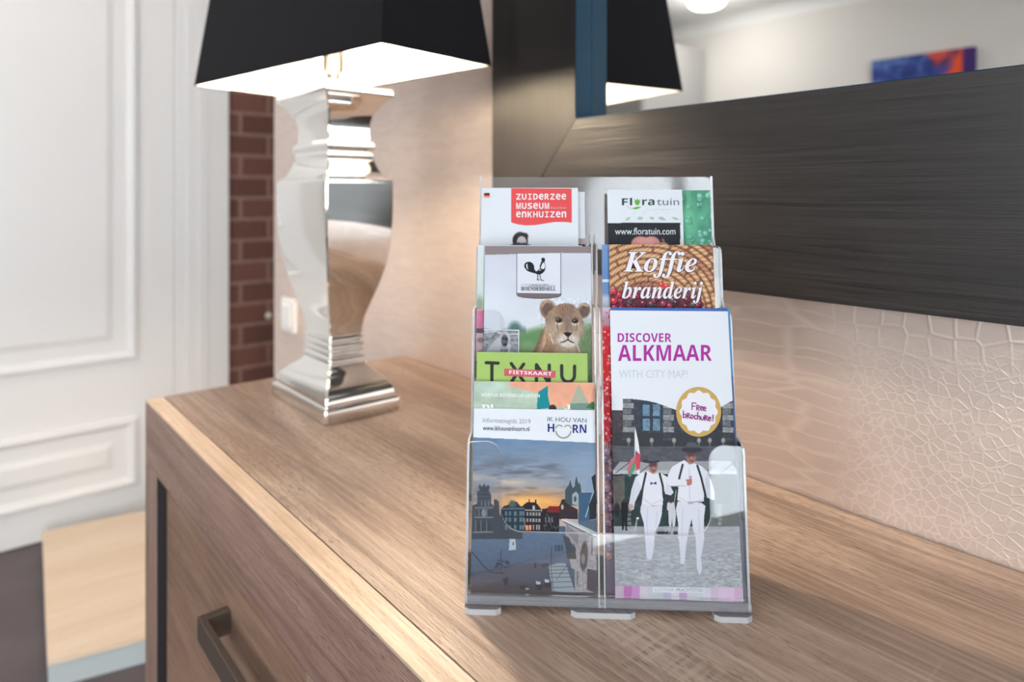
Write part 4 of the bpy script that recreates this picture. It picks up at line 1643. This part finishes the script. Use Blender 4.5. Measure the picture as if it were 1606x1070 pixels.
def t_hoorn(P):
    gr, bl = (150, 152, 158), (44, 48, 128)
    P.text('Informatiegids 2019', bx(xF, 248, 908, 748, 972), gr, '', 0.03)
    P.text('www.ikhouvanhoorn.nl', bx(xF, 246, 990, 736, 1040), (62, 64, 76), '', 0.02, 0.012)
    P.text('IK HOU VAN', bx(xF, 924, 898, 1336, 946), (110, 112, 124), '', 0.035)
    P.text('H', bx(xF, 928, 970, 998, 1056), bl, 'bold')
    P.text('RN', bx(xF, 1190, 980, 1334, 1068), bl, 'bold')
    tau = (168, 164, 150)

    def ringarc(cx, cy, r, a0, a1, n=16):
        return [(cx + r * math.cos(R(a0 + (a1 - a0) * i / n)), cy + r * math.sin(R(a0 + (a1 - a0) * i / n))) for i in range(n + 1)]
    P.stroke(xF(*ringarc(1050, 1024, 38, -170, -40)), 2.0, tau)
    P.stroke(xF(*ringarc(1136, 1026, 38, -140, -8)), 2.0, tau)
    P.stroke(xF(*ringarc(1093, 1042, 78, 8, 172)), 2.4, tau)


leaflet('brochure', 'town guide brochure with white header above a dusk photo of an old square',
        (.0040, .1052, .0095, .1508, .006, .031), [(743, 641), (933, 644), (937, 938), (738, 932)], 2000, p_hoorn, t_hoorn, (233, 236, 244), 0.001, 0.6, 'brochure')


# ---- city brochure with two cheese carriers
def p_alk(A):
    X, Y = A.X, A.Y
    xs = np.array([940, 976.9, 977, 995, 1015, 1028, 1040, 1062, 1090, 1112, 1130, 1145, 1180.])
    ys = np.array([643, 643, 625, 625.5, 628, 631, 635, 643, 650, 646, 638, 629, 618.])
    ph = Y > np.interp(X, xs, ys)
    keep = A.C.copy()
    A.C[:] = np.array((64, 68, 78)) / 255.0
    # facade: tiled roof, quoins, windows
    A.rect(940, 640, 978, 697, (74, 66, 70))
    A.shade(0.5 + 0.5 * np.sin(X * 2.2 + np.sin(Y * .8) * 1.4), 0.5, (X < 978) & (Y < 697))
    for x0 in (977, 1040, 1133):
        for i in range(7):
            y0 = 622 + i * 9.4
            A.rect(x0, y0, x0 + 13 + (i % 2) * 4, y0 + 8.4, (146, 148, 152) if i % 2 else (112, 112, 118))
        A.rect(x0 - 1, 687, x0 + 16, 690, (190, 190, 190))
    A.rect(1003, 628, 1040, 676, (50, 66, 82))
    for x0 in (1008, 1024):
        A.rect(x0, 634, x0 + 11, 652, (112, 138, 160))
        A.rect(x0, 656, x0 + 11, 675, (112, 138, 160))
    A.rect(1120, 640, 1133, 690, (58, 60, 70))
    A.shade(A.noise(4, 3, 80), 0.45)
    A.rect(940, 678, 1180, 701, (56, 58, 64), .85)
    A.path([(955, 699), (995, 701), (1160, 700)], 1.5, (104, 106, 112))
    for x in (986, 1022, 1057, 1096, 1113, 1134):
        A.ell(x, 690, 3.0, 4.0, (186, 186, 180), .8, .6)
        A.ell(x, 696, 1.2, 4, (120, 120, 120), .8, .5)
    A.rect(940, 701, 1180, 724, (88, 88, 96))
    A.shade(A.noise(9, 5, 81), 0.35, (Y > 701) & (Y < 724))
    A.poly([(958, 741), (972, 724), (1145, 722), (1160, 741)], (158, 160, 164))
    A.rect(950, 737, 1170, 743, (186, 188, 190))
    for x in (966, 1003, 1048, 1105, 1130):
        A.line((x, 741), (x + 22, 724), 1.2, (70, 72, 76))
    A.rect(940, 743, 1180, 826, (46, 60, 62))
    A.rect(955, 746, 979, 800, (98, 92, 90))
    for x in (979, 1116, 1128):
        A.line((x, 744), (x, 824), 1.4, (86, 92, 94))
    for x in (984, 1126):
        for i in range(5):
            A.rect(x, 790 + i * 7, x + 6, 795 + i * 7, (150, 152, 152), .6)
    A.shade(A.noise(8, 10, 82), 0.5, (Y > 743) & (Y < 826))
    # ground and its stones
    A.vgrad(824, 945, (160, 162, 168), (176, 178, 182), Y > 825)
    A.shade(A.noise(10, 1.6, 83), 0.30, Y > 825)
    A.shade(A.noise(5, 2.4, 84), 0.45, Y > 868)
    # bystanders
    K = (26, 26, 32)
    A.poly(a4((128, 690), (150, 660), (185, 668), (190, 760), (182, 800), (178, 905), (188, 918), (165, 918), (160, 830), (150, 915), (135, 915), (135, 800), (128, 760)), K)
    A.ell(*a4((165, 668))[0], 4, 3.4, (60, 50, 50), 1, .4)
    A.ell(*a4((95, 745))[0], 5, 11, (32, 34, 38), .9, .5)
    A.poly(a4((525, 680), (548, 660), (575, 690), (590, 780), (580, 880), (560, 885), (558, 800), (545, 885), (532, 885), (525, 780)), (206, 208, 216))
    A.ell(*a4((547, 660))[0], 4, 5, (66, 54, 52), 1, .4)
    A.poly(a4((515, 690), (530, 680), (528, 750), (515, 745)), (212, 214, 222))
    for x in (450, 480, 520, 585):
        A.ell(*a4((x, 938))[0], 4, 2.6, (54, 56, 62), .9, .5)
    for q in ([(265, 815), (228, 962)], [(262, 820), (250, 958)], [(540, 890), (520, 966)], [(572, 880), (552, 966)], [(590, 580), (560, 800), (548, 880)]):
        A.path(a4(*q), 1.1, (196, 198, 200), .85)
    A.ell(*a4((268, 815))[0], 2.0, 1.6, (240, 240, 242), 1, .4)
    # flag
    A.poly(a4((245, 60), (252, 70), (275, 180), (290, 300), (280, 330), (255, 240), (242, 290), (244, 150)), (232, 232, 238))
    A.poly(a4((262, 255), (290, 280), (290, 360), (280, 430), (262, 420), (246, 350)), (206, 74, 92))
    A.poly(a4((212, 320), (245, 290), (250, 330), (225, 400), (186, 440), (180, 400)), (206, 110, 122))
    A.poly(a4((222, 360), (245, 325), (246, 400), (206, 470), (184, 452)), (98, 146, 122))
    A.poly(a4((255, 420), (280, 400), (288, 440), (270, 450)), (232, 232, 238))
    A.line(a4((243, 50))[0], a4((246, 300))[0], 1.1, (200, 200, 204))
    W1, W2 = (230, 230, 240), (196, 200, 216)

    def man(torso, arms, legs, sus, crown, brim, face, shad):
        for a_ in arms:
            A.poly(a4(*a_), (214, 216, 230))
        A.poly(a4(*torso), W1)
        for l_ in legs:
            A.poly(a4(*l_), (222, 222, 234))
        for s_ in shad:
            A.path(a4(*s_), 1.6, W2, .8)
        for s_ in sus:
            A.path(a4(*s_), 3.2, (44, 50, 56))
        x, y, rx, ry = face
        x, y = a4((x, y))[0]
        A.ell(x, y, rx, ry, (160, 112, 104), 1, .25)
        A.ell(x, y - ry * .45, rx * .95, ry * .5, (78, 56, 56), .8, .6)
        A.ell(x + rx * .1, y + ry * .15, rx * .25, ry * .3, (186, 134, 122), .8, .6)
        A.ell(x + rx * .1, y + ry * .55, rx * .4, ry * .12, (110, 64, 64), .8, .5)
        x, y, rx, ry = brim
        A.ell(*a4((x, y))[0], rx, ry, (56, 56, 66), 1, .2)
        A.poly(a4(*crown), (88, 88, 100))
    man([(350, 420), (300, 432), (262, 480), (300, 560), (296, 690), (380, 712), (478, 700), (482, 620), (500, 560), (520, 470), (450, 430), (400, 445)],
        [[(300, 432), (250, 470), (215, 580), (195, 700), (212, 750), (235, 740), (245, 680), (300, 560)], [(450, 430), (505, 460), (540, 540), (570, 600), (545, 622), (500, 610), (470, 520)]],
        [[(298, 690), (390, 715), (475, 700), (470, 780), (450, 860), (415, 930), (410, 975), (330, 975), (320, 860), (290, 760)],
         [(330, 970), (410, 970), (405, 1060), (385, 1160), (345, 1160), (335, 1060)]],
        [[(337, 435), (310, 560), (292, 700)], [(452, 440), (478, 540), (486, 640)]],
        [(352, 335), (358, 285), (375, 274), (415, 276), (432, 290), (434, 335)], (378, 336, 14.0, 3.0), (398, 385, 6.6, 9.8),
        [[(350, 730), (345, 840), (350, 960)], [(300, 640), (380, 700), (470, 660)], [(240, 560), (215, 700)], [(430, 760), (420, 880)]])
    A.ell(*a4((212, 720))[0], 3.8, 4.6, (206, 160, 152), 1, .4)
    A.poly(a4((374, 509), (398, 519), (424, 507), (425, 533), (398, 524), (376, 536)), (56, 56, 120))
    man([(660, 325), (620, 345), (560, 380), (560, 460), (610, 560), (600, 660), (660, 690), (760, 690), (822, 670), (826, 590), (835, 520), (850, 420), (790, 370), (740, 352), (700, 365)],
        [[(800, 372), (850, 420), (885, 500), (912, 590), (910, 665), (850, 640), (815, 560)]],
        [[(605, 670), (700, 695), (800, 685), (836, 710), (825, 800), (822, 930), (828, 985), (755, 985), (730, 900), (722, 820), (700, 900), (685, 985), (606, 985), (608, 860), (588, 740)],
         [(752, 980), (828, 980), (815, 1060), (800, 1140), (806, 1250), (786, 1300), (765, 1230), (760, 1100)], [(612, 980), (684, 980), (672, 1080), (660, 1200), (628, 1200), (622, 1080)]],
        [[(645, 365), (618, 470), (610, 540)], [(768, 372), (800, 470), (836, 620)]],
        [(672, 218), (682, 182), (710, 174), (750, 178), (765, 190), (775, 222)], (722, 238, 16.5, 4.8), (716, 300, 7.6, 10.5),
        [[(650, 730), (640, 860), (640, 980)], [(615, 640), (700, 690), (810, 660)], [(840, 480), (890, 640)], [(780, 740), (785, 960)], [(700, 400), (705, 660)]])
    A.poly(a4((555, 385), (525, 440), (512, 510), (540, 545), (680, 538), (690, 488), (600, 490), (610, 440), (620, 380)), (228, 230, 240))
    A.path(a4((530, 545), (670, 542)), 1.4, (180, 184, 202))
    A.poly(a4((668, 490), (700, 485), (718, 465), (724, 500), (722, 530), (700, 540), (668, 538)), (188, 120, 116))
    A.rect(*a4((668, 500))[0], *a4((680, 540))[0], (232, 232, 240))
    A.path(a4((690, 680), (800, 676)), 1.6, (150, 154, 172))
    A.path(a4((700, 470), (718, 462)), 1.0, (60, 50, 52))
    # colour bar along the foot
    st_ = 919 + (X - 968) * .012
    bar = Y > st_
    cols = [(206, 180, 200), (196, 92, 178), (206, 140, 202), (222, 206, 222), (206, 206, 214), (200, 204, 208), (190, 180, 206), (226, 208, 226), (198, 156, 206), (214, 206, 222), (208, 214, 218), (224, 216, 228), (214, 190, 214), (226, 196, 224), (228, 190, 222), (214, 170, 206), (230, 214, 230)]
    idx = np.clip(((X - 966) / 12.4).astype(int), 0, len(cols) - 1)
    A.C = np.where(bar[..., None], np.array(cols)[idx] / 255.0, A.C)
    A.C = np.where(ph[..., None], A.C, keep)


def t_alk(P):
    mg = (178, 48, 160)
    P.text('DISCOVER', bx(a7, 262, 280, 710, 355), mg, 'bold')
    P.text('ALKMAAR', bx(a7, 264, 380, 1048, 513), mg, 'bold', -0.005)
    P.text('WITH CITY MAP!', bx(a7, 272, 588, 846, 655), (206, 212, 220))
    # round badge with scalloped white heart
    cx, cy = a7((938, 937))[0]
    P.ell(cx, cy, 35.2, 39, (208, 168, 96), 48)
    n = 96
    P.poly([(cx + (28.6 + 1.5 * math.cos(12 * 2 * math.pi * i / n)) * math.cos(2 * math.pi * i / n), cy + (32.2 + 1.7 * math.cos(12 * 2 * math.pi * i / n)) * math.sin(2 * math.pi * i / n)) for i in range(n)], (238, 236, 244))
    tx = (150, 52, 130)
    w = 1.7
    # hand lettering
    ox = a7

    def S(*p):
        P.stroke(ox(*p), w, tx)
    S((884, 862), (882, 918)); S((884, 862), (916, 864)); S((882, 888), (908, 890))                       # F
    S((922, 880), (922, 922)); S((922, 882), (942, 886), (942, 898), (924, 902), (944, 924))              # R
    S((952, 908), (972, 904), (970, 894), (956, 892), (951, 908), (958, 922), (972, 922))                 # e
    S((978, 912), (998, 908), (996, 898), (982, 896), (977, 912), (984, 926), (998, 926))                 # e
    S((810, 928), (810, 984)); S((810, 962), (826, 956), (834, 970), (826, 984), (810, 984))              # b
    S((842, 948), (842, 990)); S((842, 950), (860, 952), (860, 964), (844, 968), (864, 990))              # R
    S((870, 978), (876, 964), (888, 964), (892, 980), (884, 992), (873, 990), (870, 978))                 # o
    S((920, 968), (906, 968), (900, 982), (908, 996), (920, 994))                                         # c
    S((930, 940), (928, 998)); S((929, 978), (942, 972), (948, 982), (947, 1002))                         # h
    S((956, 976), (956, 996), (966, 1004), (978, 998), (978, 978))                                        # u
    S((988, 966), (987, 1008)); S((988, 968), (1006, 970), (1006, 982), (990, 986), (1010, 1008))         # R
    S((1018, 996), (1038, 992), (1036, 982), (1022, 980), (1016, 996), (1024, 1010), (1038, 1010))        # e
    S((1058, 962), (1056, 998)); S((1056, 1010), (1057, 1013))                                            # !
    P.poly(a9((582, 672), (1040, 680), (1040, 728), (582, 722)), (238, 240, 244))
    P.text('ALKMAAR', bx(a9, 596, 684, 770, 714), (178, 184, 196))
    P.text('PRACHTSTAD', bx(a9, 790, 686, 1028, 716), (140, 148, 168), '', 0.005, 0.01)


leaflet('brochure', 'city brochure with purple title, gold round badge and two white-clad men in hats',
        (.1195, .2197, .0105, .2305, .006, .0522), [(957, 487), (1141, 488), (1166, 942), (965, 936)], 2000, p_alk, t_alk, (232, 235, 243), 0.0008, 0.6, 'brochure')


def p_blue(A):
    A.shade(A.noise(30, 60, 90), 0.1)
    A.put(A.X > 1143 + (A.Y - 484) * .05, (90, 150, 206))
    A.put((A.Y > 590), (96, 102, 150), .8)


leaflet('leaflet', 'blue leaflet showing only thin edges right behind the brochure with the purple title',
        (.1203, .2216, .0095, .2328, .009, .0536), [(958, 482), (1146, 484), (1170, 941), (966, 935)], 2000, p_blue, None, (70, 108, 180), 0.0007, 1.2)


def p_berry(A):
    X, Y = A.X, A.Y
    A.vgrad(482, 500, (206, 190, 206), (176, 140, 160))
    A.put(np.clip((Y - 508) / 10, 0, 1), (196, 34, 44))
    A.put(np.clip((Y - 692) / 8, 0, 1), (120, 84, 96))
    A.put(np.clip((Y - 870) / 30, 0, 1), (96, 72, 104))
    rs = random.Random(12)
    for y in np.arange(486, 690, 5.5):
        for _ in range(3):
            x = rs.uniform(944, 966)
            A.ell(x, y + rs.uniform(-2, 2), rs.uniform(1.2, 2.8), rs.uniform(1.2, 2.8), rs.choice(((236, 190, 190), (214, 60, 66), (170, 120, 150), (240, 150, 140))), .9, .4)
    for y in np.arange(700, 872, 9.5):
        for _ in range(2):
            x = rs.uniform(947, 965)
            c = rs.choice(((150, 120, 140), (176, 140, 128), (130, 116, 140), (164, 108, 108), (112, 96, 120)))
            yy = y + rs.uniform(-3, 3)
            A.ell(x + 1, yy + 1.4, 6, 7.4, (60, 40, 52), .8, .3)
            A.ell(x, yy, 5.4, 6.6, c, 1, .3)
            A.ell(x - 1.6, yy - 2, 1.8, 1.8, (222, 206, 214), .7, .7)


leaflet('leaflet', 'red leaflet showing a strip of berries, left of the brochure with the purple title',
        (.1130, .2155, .0095, .2325, .0115, .0549), [(944, 482), (1132, 484), (1154, 938), (951, 932)], 2000, p_berry, None, (150, 60, 70), 0.0007, 0.8)
